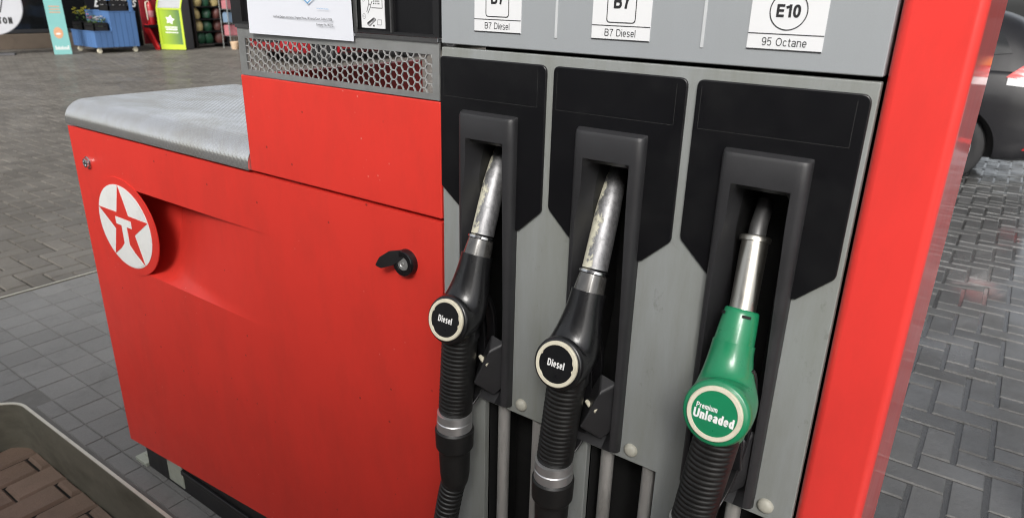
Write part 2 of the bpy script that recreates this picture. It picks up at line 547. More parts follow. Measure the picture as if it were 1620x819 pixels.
        if bevel:
            md = ob.modifiers.new("bevel", 'BEVEL')
            md.width = bevel
            md.segments = seg
            md.limit_method = 'ANGLE'
            md.angle_limit = radians(35)
            md.harden_normals = True
        return ob

def thing(name, label, cat, loc=(0, 0, 0), rz=0.0, group=None):
    o = bpy.data.objects.new(name, None)
    o.empty_display_size = 0.1
    COL.objects.link(o)
    o.location = loc
    o.rotation_euler = (0, 0, rz)
    return tag(o, label, cat, group)

def tag(o, label, cat, group=None):
    o['label'] = label
    o['category'] = cat
    if group:
        o['group'] = group
    return o

def copy_tree(o, parent=None):
    c = o.copy()
    COL.objects.link(c)
    if parent is not None:
        c.parent = parent
    for ch in list(o.children):
        copy_tree(ch, c)
    return c

def structure(o):
    o['kind'] = 'structure'
    return o

def round_poly(pts, r, seg=5):
    """round the corners of an (x, z) outline; r is one radius or one per corner"""
    out, n = [], len(pts)
    for i in range(n):
        rr = r[i] if isinstance(r, (list, tuple)) else r
        p, a, b = Vector(pts[i]), Vector(pts[i - 1]), Vector(pts[(i + 1) % n])
        if rr <= 0:
            out.append(tuple(p))
            continue
        u, w = (a - p).normalized(), (b - p).normalized()
        ang = u.angle(w)
        d = rr / math.tan(ang / 2)
        q0, q1 = p + u * d, p + w * d
        for k in range(seg + 1):
            t = k / seg
            out.append(tuple((q0 * (1 - t) + p * t) * (1 - t) + (p * (1 - t) + q1 * t) * t))
    return out

def plate(mb, xs, zs, holes, y0, y1, mi=0):
    """flat plate made of cells, front at y0, with rectangular holes (x0, x1, z0, z1)"""
    xs, zs = sorted(set(xs)), sorted(set(zs))
    def solid(i, j):
        if i < 0 or j < 0 or i >= len(xs) - 1 or j >= len(zs) - 1:
            return False
        cx, cz = (xs[i] + xs[i + 1]) / 2, (zs[j] + zs[j + 1]) / 2
        return not any(h[0] < cx < h[1] and h[2] < cz < h[3] for h in holes)
    for i in range(len(xs) - 1):
        for j in range(len(zs) - 1):
            if not solid(i, j):
                continue
            a, b, c, d = xs[i], xs[i + 1], zs[j], zs[j + 1]
            mb.face([(a, y0, c), (b, y0, c), (b, y0, d), (a, y0, d)], mi)
            mb.face([(a, y1, d), (b, y1, d), (b, y1, c), (a, y1, c)], mi)
            if not solid(i - 1, j):
                mb.face([(a, y0, d), (a, y1, d), (a, y1, c), (a, y0, c)], mi)
            if not solid(i + 1, j):
                mb.face([(b, y0, c), (b, y1, c), (b, y1, d), (b, y0, d)], mi)
            if not solid(i, j - 1):
                mb.face([(a, y0, c), (a, y1, c), (b, y1, c), (b, y0, c)], mi)
            if not solid(i, j + 1):
                mb.face([(b, y0, d), (b, y1, d), (a, y1, d), (a, y0, d)], mi)
    return mb


# ------------------------------------------------------------------ ground
ISL = 0.17
mb = MB()
mb.face([(-120, -60, -0.012), (60, -60, -0.012), (60, 120, -0.012), (-120, 120, -0.012)])
structure(mb.build("ground", 'joint'))

def in_view(x, y, z, mg=260):
    v = (x, y + 0.75, z - 1.48)
    c = [sum(RW[i][k] * v[i] for i in range(3)) for k in range(3)]
    if c[2] < 0.15:
        return False
    px, py = 810 + 1100 * c[0] / c[2], 409.5 + 1100 * c[1] / c[2]
    return -mg < px < 1620 + mg and -40 < py < 819 + mg

def paver(mb, x0, x1, y0, y1, z, ch=0.0045, dep=0.010, jit=0.0016, mi=0):
    zz = [z + random.uniform(-jit, jit) for _ in range(4)]
    dz = random.uniform(-jit, jit) * 0.6
    j = [random.uniform(-0.0012, 0.0012) for _ in range(4)]
    x0 += j[0]; x1 += j[1]; y0 += j[2]; y1 += j[3]
    A = [(x0, y0, z - dep), (x1, y0, z - dep), (x1, y1, z - dep), (x0, y1, z - dep)]
    B = [(x0 + ch, y0 + ch, zz[0] + dz), (x1 - ch, y0 + ch, zz[1] + dz), (x1 - ch, y1 - ch, zz[2] + dz), (x0 + ch, y1 - ch, zz[3] + dz)]
    mb.add(A + B, [(4, 5, 6, 7), (0, 1, 5, 4), (1, 2, 6, 5), (2, 3, 7, 6), (3, 0, 4, 7)], mi)

U, G = 0.105, 0.0042
dry, wet = MB(), MB()
for i in range(-190, 60):
    for j in range(-4, 170):
        k = (i - j) % 4
        if k not in (0, 2):
            continue
        x, y = i * U, j * U
        if not in_view(x, y, 0):
            continue
        if -3.45 < x < 0.01 and y < 0.78:
            continue
        if y < 0.0 and x > -3.5:
            continue
        gx_ = 0.0065 if x > -0.9 else G
        if k == 0:
            r = (x + gx_, x + 2 * U - gx_, y + G, y + U - G)
        else:
            r = (x + gx_, x + U - gx_, y - U + G, y + U - G)
        paver(wet if x > -0.9 + 0.5 * sin(y * 1.3) + random.uniform(-.25, .25) - 0.10 * y else dry, *r, 0.0)
structure(dry.build("forecourt_paving", 'paver'))
structure(wet.build("wet_forecourt_paving", ['paver_wet']))
mb = MB()
mb.face([(-0.9, -1, -0.0062), (8, -1, -0.0062), (8, 18, -0.0062), (-0.9, 18, -0.0062)])
structure(mb.build("wet_ground", 'joint_wet'))

mb = MB()
random.seed(3)
for i in range(-34, 8):
    off = 0.5 * (i % 2) * 2 * U
    for j in range(-12, 2):
        x, y = i * U, j * 2 * U + off
        y1 = min(y + 2 * U, -0.065 if x > -2.6 else -0.42)
        if y1 - y < 0.03:
            continue
        paver(mb, x + 0.004, x + U - 0.004, y + 0.003, y1 - 0.003, 0.0, 0.007, 0.010, 0.0025)
structure(mb.build("brick_pavement", 'paver_brown'))

# raised island: waisted outline, tiled top, steel edging
OUT = [(0.0, -0.055), (0.0, 0.76), (-2.47, 0.76), (-2.62, 0.92), (-2.95, 0.92), (-3.45, 0.92), (-3.45, -0.50), (-2.90, -0.50), (-2.47, -0.062)]
OUT = round_poly(OUT, [0, 0, .10, .12, 0, .10, .10, .14, .10], 6)
mb = MB()
n = len(OUT)
mb.add([(x, y, z) for z in (-0.01, ISL - 0.0035) for x, y in OUT], [tuple(range(2 * n - 1, n - 1, -1))] + [(i, i + n, (i + 1) % n + n, (i + 1) % n) for i in range(n)])
structure(mb.build("island", 'tile_base'))
mb = MB()
T = 0.115
def inside(x, y):
    c = False
    for a in range(n):
        (xa, ya), (xb, yb) = OUT[a], OUT[a - 1]
        if (ya > y) != (yb > y) and x < (xb - xa) * (y - ya) / (yb - ya) + xa:
            c = not c
    return c
for i in range(-12, 22):
    for j in range(-6, 9):
        x, y = -2.29 + i * T, 0.0055 + j * T
        y0, y1 = y, y + T
        if x > -2.42:
            y0 = max(y0, -0.048)
        x0, x1 = max(x, -3.44), min(x + T, -0.008)
        if x1 - x0 < 0.02 or y1 - y0 < 0.02:
            continue
        if not all(inside(a, b) for a in (x0 + .004, x1 - .004) for b in (y0 + .004, y1 - .004)):
            continue
        paver(mb, x0 + 0.0013, x1 - 0.0013, y0 + 0.0013, y1 - 0.0013, ISL, 0.0015, 0.004, 0.0004)
structure(mb.build("island_tiles", 'tile'))
# steel kerb: an upright plate with a bright worn top edge
mb = MB()
inn = []
for i in range(n):
    p, a, b = Vector(OUT[i]), Vector(OUT[i - 1]), Vector(OUT[(i + 1) % n])
    n1 = Vector(((p - a).y, -(p - a).x)).normalized()
    n2 = Vector(((b - p).y, -(b - p).x)).normalized()
    bis = (n1 + n2).normalized()
    inn.append(p + bis * (0.0085 / max(0.3, bis.dot(n1))))
E0 = [tuple(p) for p in inn]
for i in range(n):
    k = (i + 1) % n
    zt = ISL + 0.003
    a, b, c, d = OUT[i], OUT[k], E0[k], E0[i]
    mb.face([(*d, -0.01), (*c, -0.01), (*c, zt - 0.004), (*d, zt - 0.004)], 0)
    mb.face([(*d, zt - 0.004), (*c, zt - 0.004), (*c, zt), (*d, zt)], 1)
    mb.face([(*d, zt), (*c, zt), (*b, zt), (*a, zt)], 1)
    mb.face([(*a, zt), (*b, zt), (*b, -0.01), (*a, -0.01)], 0)
structure(mb.build("kerb", ['kerb', 'kerb_edge']))


# ------------------------------------------------------------------ fuel dispenser
RO = (-0.95, 0.23, ISL)
disp = thing("fuel_dispenser", "large red and grey fuel dispenser with a row of three holsters and a steel lid", "fuel dispenser", RO)
def P(name, mb, mats, parent=disp, **kw):
    return mb.build(name, mats, parent, RO, **kw)

PITCH = 0.1845
XC = [-0.5675 + PITCH * k for k in range(3)]          # holster centres

P("plinth", MB().box(-1.815, -0.06, 0.018, 0.44, ISL, 0.36).box(-1.62, -0.06, 0.010, 0.018, 0.235, 0.25), 'black', bevel=0.003)
P("foot_plate", MB().box(-1.875, -1.815, 0.01, 0.20, ISL, ISL + 0.012).box(-1.86, -1.84, 0.03, 0.05, ISL + 0.012, ISL + 0.018), 'plate', bevel=0.002)
P("label_plate", MB().box(-1.695, -1.620, 0.0145, 0.0178, 0.185, 0.262), 'plate', bevel=0.001)

# door with a scooped handle recess
mb = MB()
DX0, DX1, DT = -1.855, -0.658, 1.1575
SX0, SX1, SZ0, SZ1 = -1.72, -1.02, 0.836, 1.043
def zb(x):
    return 0.258 + 0.0858 * (x - DX0)
mb.face([(DX0, 0, SZ1), (SX0, 0, SZ1), (SX1, 0, SZ1), (DX1, 0, SZ1), (DX1, 0, DT), (DX0, 0, DT)])
mb.face([(DX0, 0, zb(DX0)), (DX1, 0, zb(DX1)), (DX1, 0, SZ0), (SX1, 0, SZ0), (SX0, 0, SZ0), (DX0, 0, SZ0)])
mb.face([(DX0, 0, SZ0), (SX0, 0, SZ0), (SX0, 0, SZ1), (DX0, 0, SZ1)])
mb.face([(SX1, 0, SZ0), (DX1, 0, SZ0), (DX1, 0, SZ1), (SX1, 0, SZ1)])
K, KZ, SD = 30, 16, 0.095
cx_ = [SX0] + [-1.54 + (SX1 + 1.54) * (k / (K - 1)) ** 1.4 for k in range(K)]
def sdep(x, w):
    t = max(0.0, min(1.0, (x + 1.54) / (SX1 + 1.54)))
    return SD * (1 - t) ** 2.7 * (w ** 0.42)
for k in range(K):
    for j in range(KZ):
        w0, w1 = j / KZ, (j + 1) / KZ
        za, zb_ = SZ0 + (SZ1 - SZ0) * w0, SZ0 + (SZ1 - SZ0) * w1
        xa, xb = cx_[k], cx_[k + 1]
        mb.face([(xa, sdep(xa, w0), za), (xb, sdep(xb, w0), za), (xb, sdep(xb, w1), zb_), (xa, sdep(xa, w1), zb_)])
    ya, yb = sdep(cx_[k], 1), sdep(cx_[k + 1], 1)
    mb.face([(cx_[k], 0, SZ1), (cx_[k], ya, SZ1), (cx_[k + 1], yb, SZ1), (cx_[k + 1], 0, SZ1)])
mb.face([(SX0, 0, SZ0)] + [(SX0, sdep(SX0, j / KZ), SZ0 + (SZ1 - SZ0) * j / KZ) for j in range(KZ + 1)] + [(SX0, 0, SZ1)])
mb.face([(DX0, 0, DT), (DX1, 0, DT), (DX1, 0.017, DT), (DX0, 0.017, DT)])
mb.face([(DX0, 0, zb(DX0)), (DX0, 0.017, zb(DX0)), (DX1, 0.017, zb(DX1)), (DX1, 0, zb(DX1))])
mb.face([(DX0, 0, zb(DX0)), (DX0, 0, DT), (DX0, 0.017, DT), (DX0, 0.017, zb(DX0))])
mb.face([(DX1, 0, zb(DX1)), (DX1, 0.017, zb(DX1)), (DX1, 0.017, DT), (DX1, 0, DT)])
door = P("door", mb, 'red', weld=True, smooth=30, bevel=0.0025)
# emblem: red roundel overlapping the recess, white ring segments, star and letter
ECX, ECZ, ERX, ERZ = -1.652, 0.942, 0.118, 0.102
def ell(k, s=1.0):
    return [(ECX + ERX * s * cos(2 * pi * i / k), ECZ + ERZ * s * sin(2 * pi * i / k)) for i in range(k)]
mb = MB()
mb.prism([(ECX + ERX * 1.225 * cos(2 * pi * i / 64), ECZ + ERZ * 1.17 * sin(2 * pi * i / 64)) for i in range(64)], -0.0022, 0.0005, 0)
mb.prism(ell(64), -0.0030, -0.0022, 1)
def sp(r, a):
    return (ECX + ERX * r * cos(radians(a)), ECZ + ERZ * r * sin(radians(a)))
star = []
for k in range(5):
    star += [sp(1.0, 90 + 72 * k), sp(0.385, 126 + 72 * k)]
mb.prism(star, -0.0036, -0.0030, 0)
def q(u, w):
    return (ECX + ERX * u, ECZ + ERZ * w)
mb.prism([q(-.30, .20), q(-.30, .02), q(-.10, .02), q(-.10, -.42), q(-.24, -.36), q(-.45, -.66), q(-.30, -.85), q(.30, -.85), q(.45, -.66), q(.24, -.36), q(.10, -.42), q(.10, .02), q(.30, .02), q(.30, .20)][0:4] + [q(.10, -.42), q(.10, .02), q(.30, .02), q(.30, .20)], -0.0042, -0.0036, 1)
mb.prism([q(-.10, -.42), q(-.27, -.385), q(-.56, -.79), q(0, -1.0 + .02), q(.56, -.79), q(.27, -.385), q(.10, -.42)][0:1] + [q(-.30, -.62), q(-.545, -.80), q(-.28, -.945), q(0, -.99), q(.28, -.945), q(.545, -.80), q(.30, -.62), q(.10, -.42)], -0.0041, -0.0036, 1)
P("emblem", mb, ['red', 'emblem_white'], door)
P("bolt", MB().lathe((-1.781, 0.0, 1.077), (0, -1, 0), [(-.002, .015), (.003, .015), (.004, .012), (.009, .011), (.010, .008), (.007, .0075), (.007, .004), (.010, .0035)], 24), 'chrome', door, smooth=40)
mb = MB().lathe((-0.731, 0.0, 1.077), (0, -1, 0), [(-.002, .022), (.010, .022), (.013, .020), (.013, .0125), (.010, .012), (.010, .001)], 32, 0)
mb.lathe((-0.731, -0.0102, 1.077), (0, -1, 0), [(0, .0115), (.0015, .011), (.0016, .006), (.001, .0055), (.001, .0025), (.002, .002)], 24, 1)
P("lock", mb, ['black_gloss', 'steel'], door, smooth=40)
lf = round_poly([(-0.778, 1.068), (-0.768, 1.064), (-0.748, 1.072), (-0.735, 1.082), (-0.722, 1.093), (-0.735, 1.099), (-0.754, 1.095), (-0.770, 1.083)], 0.003, 3)
mb = MB()
L = len(lf)
def fy(x):
    return -0.012 - 0.35 * max(0, -0.735 - x)
mb.add([(x, fy(x), z) for x, z in lf] + [(x, fy(x) + 0.004, z) for x, z in lf], [tuple(range(L)), tuple(range(2 * L - 1, L - 1, -1))] + [(i, i + L, (i + 1) % L + L, (i + 1) % L) for i in range(L)])
P("lock_cover", mb, 'black', door, bevel=0.001)

# cabinet behind the door, tower behind the holsters
mb = MB()
mb.box(-1.852, -0.662, 0.100, 0.455, 0.34, 1.150)
mb.box(-1.852, -0.662, 0.0175, 0.0995, 0.365, 0.82)
mb.box(-1.852, -0.662, 0.0175, 0.0995, 1.06, 1.150)
P("cabinet", mb, 'red')
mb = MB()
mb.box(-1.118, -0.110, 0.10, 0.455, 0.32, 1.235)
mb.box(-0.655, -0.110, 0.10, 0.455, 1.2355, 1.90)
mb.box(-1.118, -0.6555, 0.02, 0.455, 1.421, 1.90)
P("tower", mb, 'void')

P("upper_panel", MB().box(-1.125, -0.658, 0, 0.018, 1.1625, 1.336).box(-1.125, -1.108, 0.0185, 0.455, 1.236, 1.336), 'red', bevel=0.0025)

# steel lid with a rolled front edge
pr = [(0.004, 1.163), (-0.004, 1.163), (-0.004, 1.172)]
for k in range(9):
    a = pi - (pi / 2) * k / 8
    pr.append((0.048 + 0.052 * cos(a), 1.172 + 0.045 * sin(a)))
pr += [(0.25, 1.2185), (0.462, 1.2165), (0.462, 1.163)]
mb = MB().loft([[(x, y, z) for y, z in pr] for x in (-1.850, -1.1265)])
# the sheet itself: embossed all over with a fine diagonal grid of dimples
arc_l = [(-0.0046, 1.165), (-0.0046, 1.172)]
for k in range(17):
    a = pi - (pi / 2) * k / 16
    arc_l.append((0.048 + 0.0526 * cos(a), 1.172 + 0.0456 * sin(a)))
arc_l += [(0.25, 1.2192), (0.4625, 1.2172)]
acc = [0.0]
for a, b in zip(arc_l[:-1], arc_l[1:]):
    acc.append(acc[-1] + (Vector(b) - Vector(a)).length)
def along(t):
    for i in range(len(acc) - 1):
        if t <= acc[i + 1] or i == len(acc) - 2:
            u_ = (t - acc[i]) / (acc[i + 1] - acc[i])
            p_ = Vector(arc_l[i]).lerp(Vector(arc_l[i + 1]), u_)
            d_ = (Vector(arc_l[i + 1]) - Vector(arc_l[i])).normalized()
            return p_, Vector((-d_.y, d_.x))
emb = 0.0128
nxs = int(0.7235 / emb * 4)
nts = int(acc[-1] / emb * 4)
vs_ = []
for j in range(nts + 1):
    p_, nn = along(acc[-1] * j / nts)
    tt = acc[-1] * j / nts
    for i in range(nxs + 1):
        xx = 0.7235 * i / nxs
        hgt = 0.00062 * sin(2 * pi * xx / emb) * sin(2 * pi * tt / emb) + 0.0012 * sin(xx * 9 + tt * 7) * sin(tt * 11 + 1)* min(1, tt * 8)
        vs_.append((-1.850 + xx, p_.x + nn.x * hgt, p_.y + nn.y * hgt))
w1_ = nxs + 1
mb.add(vs_, [(j * w1_ + i, j * w1_ + i + 1, (j + 1) * w1_ + i + 1, (j + 1) * w1_ + i) for j in range(nts) for i in range(nxs)])
P("lid", mb, 'steel_lid', smooth=50)

# honeycomb grille
mb = MB()
gx0, gx1, gz0, gz1 = -1.118, -0.6575, 1.3375, 1.4155
plate(mb, [gx0, gx0 + .019, gx1 - .013, gx1], [gz0, gz0 + .0085, gz1 - .0165, gz1], [(gx0 + .019, gx1 - .013, gz0 + .0085, gz1 - .0165)], -0.0015, 0.0015)
mb.box(gx0, gx1, -0.005, 0.004, gz1 + 0.0002, gz1 + 0.0055, 1)
hx0, hx1, hz0, hz1 = gx0 + .019, gx1 - .013, gz0 + .0085, gz1 - .0165
pit = 0.0134
s_ = pit / sqrt(3)
def clip(p, q_):
    t0, t1 = 0.0, 1.0
    for a, b, lo, hi in ((p[0], q_[0], hx0, hx1), (p[1], q_[1], hz0, hz1)):
        d = b - a
        if abs(d) < 1e-9:
            if a < lo or a > hi:
                return None
            continue
        u, w = (lo - a) / d, (hi - a) / d
        t0, t1 = max(t0, min(u, w)), min(t1, max(u, w))
    if t1 - t0 < 1e-3:
        return None
    f = lambda t: (p[0] + (q_[0] - p[0]) * t, p[1] + (q_[1] - p[1]) * t)
    return f(t0), f(t1)
ic = 0
while True:
    cx = hx1 - 0.0065 - ic * 1.5 * s_
    if cx < hx0 - s_:
        break
    for jr in range(-1, 6):
        cz = hz0 + 0.0066 + jr * pit + (pit / 2 if ic % 2 else 0)
        c6 = [(cx + s_ * cos(radians(60 * k)), cz + s_ * sin(radians(60 * k))) for k in range(6)]
        for k in range(3):
            sg = clip(c6[k], c6[k + 1])
            if not sg:
                continue
            a, b = Vector(sg[0]), Vector(sg[1])
            d = (b - a).normalized()
            nn = Vector((-d.y, d.x)) * 0.00085
            qd = [a + nn, a - nn, b - nn, b + nn]
            mb.prism([tuple(v) for v in qd], -0.0014, 0.0009, 2)
    ic += 1
P("grille", mb, ['steel', 'chrome', 'bar_steel'])

# display bay above the grille
mb = MB()
plate(mb, [-1.128, -1.10, -0.816, -0.8155, -0.746, -0.742, -0.668, -0.657], [1.4215, 1.4255, 1.9],
      [(-1.10, -0.816, 1.4255, 1.9), (-0.742, -0.668, 1.4255, 1.9), (-0.8155, -0.746, 1.4255, 1.9)], -0.002, 0.02)
P("display_frame", mb, 'black', bevel=0.0012)
mb = MB().box(-0.8215, -0.8155, -0.0045, 0.0, 1.4215, 1.9).box(-0.747, -0.7445, -0.004, 0.0, 1.4245, 1.9)
P("divider", mb, 'alu_dark')
P("display_panel", MB().box(-1.0998, -0.8162, 0.003, 0.0195, 1.4256, 1.9).box(-0.7418, -0.6682, 0.003, 0.0195, 1.4256, 1.9).box(-0.8153, -0.7462, 0.0035, 0.0195, 1.4256, 1.9), 'black_panel')
mb = MB()
mb.box(-0.8115, -0.7635, 0.0022, 0.0034, 1.4285, 1.62, 0)
def stroke(a, b, w=0.0006, mi=1, y=0.0020):
    a, b = Vector(a), Vector(b)
    d = (b - a).normalized()
    nn = Vector((-d.y, d.x)) * w
    mb.face([(v.x, y, v.y) for v in (a - nn, b - nn, b + nn, a + nn)], mi)
SXo, SZo = -0.8115, 1.4285
def sl(pts, w=0.0005, mi=1):
    for a, b in zip(pts[:-1], pts[1:]):
        stroke((SXo + a[0], SZo + a[1]), (SXo + b[0], SZo + b[1]), w, mi)
sl([(.017, .034), (.017, .048), (.044, .048), (.044, .028), (.022, .028)])
for r in range(4):
    for c in range(4):
        x0, z0 = .026 + c * .0035, .034 + r * .0032
        sl([(x0, z0), (x0 + .0022, z0)], 0.0010, 2 if (r + c) % 3 else 1)
sl([(.012, .022), (.017, .034), (.020, .031), (.024, .037)], .0005)
sl([(.014, .020), (.021, .030)], .0005)
sl([(.012, .006), (.026, .014), (.030, .012), (.017, .003), (.012, .006)], .0012, 2)
sl([(.014, .006), (.026, .0125)], .0016, 2)
sl([(.033, .005), (.034, .012), (.042, .012), (.041, .005), (.033, .005)], .0004, 2)
sl([(.024, .0035), (.027, .0035)], .0012, 1)
for zc, ch in ((.040, 'A'), (.016, 'C')):
    ring = [(.006 + .0032 * cos(a), zc + .0036 * sin(a)) for a in [2 * pi * k / 12 for k in range(13)]]
    sl(ring, .0003, 2)
    mb.text(ch, 0.0045, (SXo + .006, 0.0020, SZo + zc), (1, 0, 0), (0, 0, 1), 1)
P("instruction_sticker", mb, ['white', 'ink', 'ink_grey'])

# lower grey fascia with holster openings and hose slots
SL = [(-0.572 + PITCH * k, -0.467 + PITCH * k) for k in range(3)]
SL[2] = (SL[2][0], -0.118)
FX0, FX1 = -0.6545, -0.1065
xs = [FX0, FX1] + [v for s in SL for v in s] + [XC[k] + d for k in range(3) for d in (-.0462, .0462)]
zs = [0.30, 0.883, 0.905, 1.322, 1.4105]
holes = [(s[0], s[1], 0.30, 0.883) for s in SL] + [(XC[k] - .0462, XC[k] + .0462, 0.905, 1.322) for k in range(3)]
mb = plate(MB(), xs, zs, holes, 0.0, 0.012)
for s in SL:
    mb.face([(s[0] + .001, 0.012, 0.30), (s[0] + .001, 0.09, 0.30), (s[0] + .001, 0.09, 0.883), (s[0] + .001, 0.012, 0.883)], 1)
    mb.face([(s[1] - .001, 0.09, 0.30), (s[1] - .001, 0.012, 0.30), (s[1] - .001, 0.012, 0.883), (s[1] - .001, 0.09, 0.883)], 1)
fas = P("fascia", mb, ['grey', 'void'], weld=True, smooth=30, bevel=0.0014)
for k in range(3):
    for dx, yy in ((0.0235, 0.020), (0.0885, 0.020)):
        if k == 2 and dx > 0.05:
            continue
        x = SL[k][0] + dx
        P("hose_guide", MB().tube([(x, yy, 0.30), (x, yy, 0.7), (x, yy, 0.90)], 0.0098, 16), 'steel_dark', smooth=60)
for k in range(3):
    P("cap", MB().lathe((-0.503 + 0.1825 * k, 0.0, 0.902), (0, -1, 0), [(-.001, .0098), (.002, .0098), (.0042, .0085), (.0058, .006), (.0065, .003), (.0067, 0)], 24), 'cream_grey', smooth=50)

# upper fascia with fuel labels
up = P("label_panel", MB().box(FX0, FX1, 0.0, 0.05, 1.4150, 1.90), 'grey_top', bevel=0.0015)
mb = MB()
for x in (-0.471, -0.2865):
    mb.prism(round_poly([(x - .0018, 1.4310), (x + .0018, 1.4310), (x + .0018, 1.88), (x - .0018, 1.88)], 0.0012, 3), -0.0011, 0.001)
P("ridge", mb, 'grey_light', up, bevel=0.0005)
for k, (big, small, shape) in enumerate((("B7", "B7 Diesel", 'box'), ("B7", "B7 Diesel", 'box'), ("E10", "95 Octane", 'ring'))):
    x0 = (-0.5965, -0.4215, -0.2385)[k]
    x1 = x0 + 0.0740
    xc = (x0 + x1) / 2
    z0 = 1.4335
    mb = MB()
    mb.box(x0, x1, -0.0009, 0.0004, z0, z0 + 0.125, 0)
    y = -0.0013
    def bar(a, b, c, d):
        mb.face([(a, y, c), (b, y, c), (b, y, d), (a, y, d)], 1)
    bar(x0, x1, z0 + .0150, z0 + .0159)
    bar(x0, x1, z0, z0 + .0009)
    def outline(po, pi_):
        m_ = len(po)
        for i in range(m_):
            a, b = po[i], po[(i + 1) % m_]
            c, d = pi_[(i + 1) % m_], pi_[i]
            mb.face([(a[0], y, a[1]), (b[0], y, b[1]), (c[0], y, c[1]), (d[0], y, d[1])], 1)
    if shape == 'box':
        zc = z0 + .0185
        w, h = .0185, .042
        outline(round_poly([(xc - w, zc), (xc + w, zc), (xc + w, zc + h), (xc - w, zc + h)], .0045), round_poly([(xc - w + .0011, zc + .0011), (xc + w - .0011, zc + .0011), (xc + w - .0011, zc + h - .0011), (xc - w + .0011, zc + h - .0011)], .0038))
        mb.word(big, 0.0148, (xc, y, z0 + .0415), (1, 0, 0), (0, 0, 1), 1, 0.20, 0.95, 0.10)
    else:
        zc = z0 + .0375
        outline([(xc + .0185 * cos(2 * pi * i / 48), zc + .0185 * sin(2 * pi * i / 48)) for i in range(48)], [(xc + .0174 * cos(2 * pi * i / 48), zc + .0174 * sin(2 * pi * i / 48)) for i in range(48)])
        mb.word(big, 0.0122, (xc, y, zc), (1, 0, 0), (0, 0, 1), 1, 0.21, 1.0, 0.12)
    mb.word(small, 0.0078, (xc, y, z0 + .0080), (1, 0, 0), (0, 0, 1), 1, 0.105, 0.94, 0.13)
    P("fuel_label", mb, ['white', 'ink'], up)

# black surrounds, each open below for its holster
for k in range(3):
    c = XC[k]
    xl, xr = c - 0.0865, c + 0.0875
    zl, zr = 1.2175, 1.2100
    if k == 0:
        xl = -0.6538
    hl, hr = c - 0.0455, c + 0.0455
    rl = 1.186 if k == 0 else 1.178
    pts = [(xl, 1.3990), (xl, zl), (hl, rl), (hl, 1.3275), (hr, 1.3275), (hr, 1.176), (hr + .006, 1.1765), (xr, zr), (xr, 1.3990)]
    rad = [0.008 if k else 0.006, 0.012 if k else 0, 0, 0, 0, 0, 0.004, 0.010, 0.010]
    out = round_poly(pts, rad)
    mb = MB().prism(out, -0.0045, 0.0002)
    y = -0.0048
    for a, b in (((xl + .006, 1.3465), (xr - .012, 1.3465)), ((xl + .006, 1.3465), (xl + .006, 1.392)), ((xr - .012, 1.3465), (xr - .012, 1.392))):
        d = 0.00028
        if a[1] == b[1]:
            mb.face([(a[0], y, a[1] - d), (b[0], y, a[1] - d), (b[0], y, a[1] + d), (a[0], y, a[1] + d)], 1)
        else:
            mb.face([(a[0] - d, y, a[1]), (a[0] + d, y, a[1]), (a[0] + d, y, b[1]), (a[0] - d, y, b[1])], 1)
    P("holster_surround", mb, ['black_panel', 'black_line'], bevel=0.0016, seg=2)

# holsters: hooded recesses lofted from top to bottom
def holster(c):
    W, yf = 0.0468, -0.017
    lv = []
    #      z      front  slL     iwL    yiL    slR    iwR    yiR    deep
    lv.append((1.3310, -0.0045, .0315, .0260, None, .0315, .0260, None, None))
    lv.append((1.3303, -0.0105, .0315, .0260, None, .0315, .0260, None, None))
    lv.append((1.3280, -0.0150, .0315, .0260, None, .0315, .0260, None, None))
    lv.append((1.3235, yf, .0315, .0260, None, .0315, .0260, None, None))
    lv.append((1.2955, yf, .0315, .0260, None, .0315, .0260, None, None))
    lv.append((1.2900, yf, .0315, .0265, -.009, .0315, .0265, -.009, -.009))
    lv.append((1.2870, yf, .0315, .0262, .004, .0315, .0262, .004, .004))
    lv.append((1.2830, yf, .0315, .0260, .020, .0315, .0260, .020, .086))
    lv.append((1.2600, yf, .0318, .0260, .012, .0315, .0260, .012, .088))
    for z, s, yi in ((1.240, .0335, .008), (1.215, .0375, .010), (1.19, .0405, .014), (1.16, .0430, .020), (1.12, .0450, .026), (1.06, .0458, .030), (0.98, .0458, .032), (0.945, .0458, .034)):
        sr = .0315 + (.0375 - .0315) * min(1, (1.26 - z) / 0.2)
        lv.append((z, yf, s, .0262, yi, sr, .0275, .006, .088 - (.02 if z < 1.0 else 0)))
    lv.append((0.925, yf, .0450, .0262, .010, .0375, .0275, .0, .045))
    lv.append((0.912, yf, .0400, .0262, -.006, .0375, .0275, -.006, .0))
    lv.append((0.898, yf, .0400, .0262, None, .0375, .0275, None, None))
    lv.append((0.893, -0.010, .0400, .0262, None, .0375, .0275, None, None))
    rings = []
    for z, f, sL, iL, yL, sR, iR, yR, dp in lv:
        yL = f if yL is None else yL
        yR = f if yR is None else yR
        dp = f if dp is None else dp
        e = 0.0085
        ea = min(e, max(0.001, -f))
        left = [(c - W + e * (1 - cos(a_)), f + ea * (1 - sin(a_)), z) for a_ in (0, pi / 6, pi / 3, pi / 2)]
        right = [(c + W - e * (1 - cos(a_)), f + ea * (1 - sin(a_)), z) for a_ in (pi / 2, pi / 3, pi / 6, 0)]
        rings.append([(c - W, 0.001, z)] + left + [(c - min(sL, W - e - .0003), f, z), (c - iL, yL, z), (c - iL + .002, dp, z), (c + iR - .002, dp, z), (c + iR, yR, z), (c + min(sR, W - e - .0003), f, z)] + right + [(c + W, 0.001, z)])
    mb = MB().loft(rings, closed=False, cap0=False, cap1=False)
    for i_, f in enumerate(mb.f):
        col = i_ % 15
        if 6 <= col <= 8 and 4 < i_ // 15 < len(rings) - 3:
            mb.m[i_] = 1  # cavity walls get the colour with shade painted in
    return mb
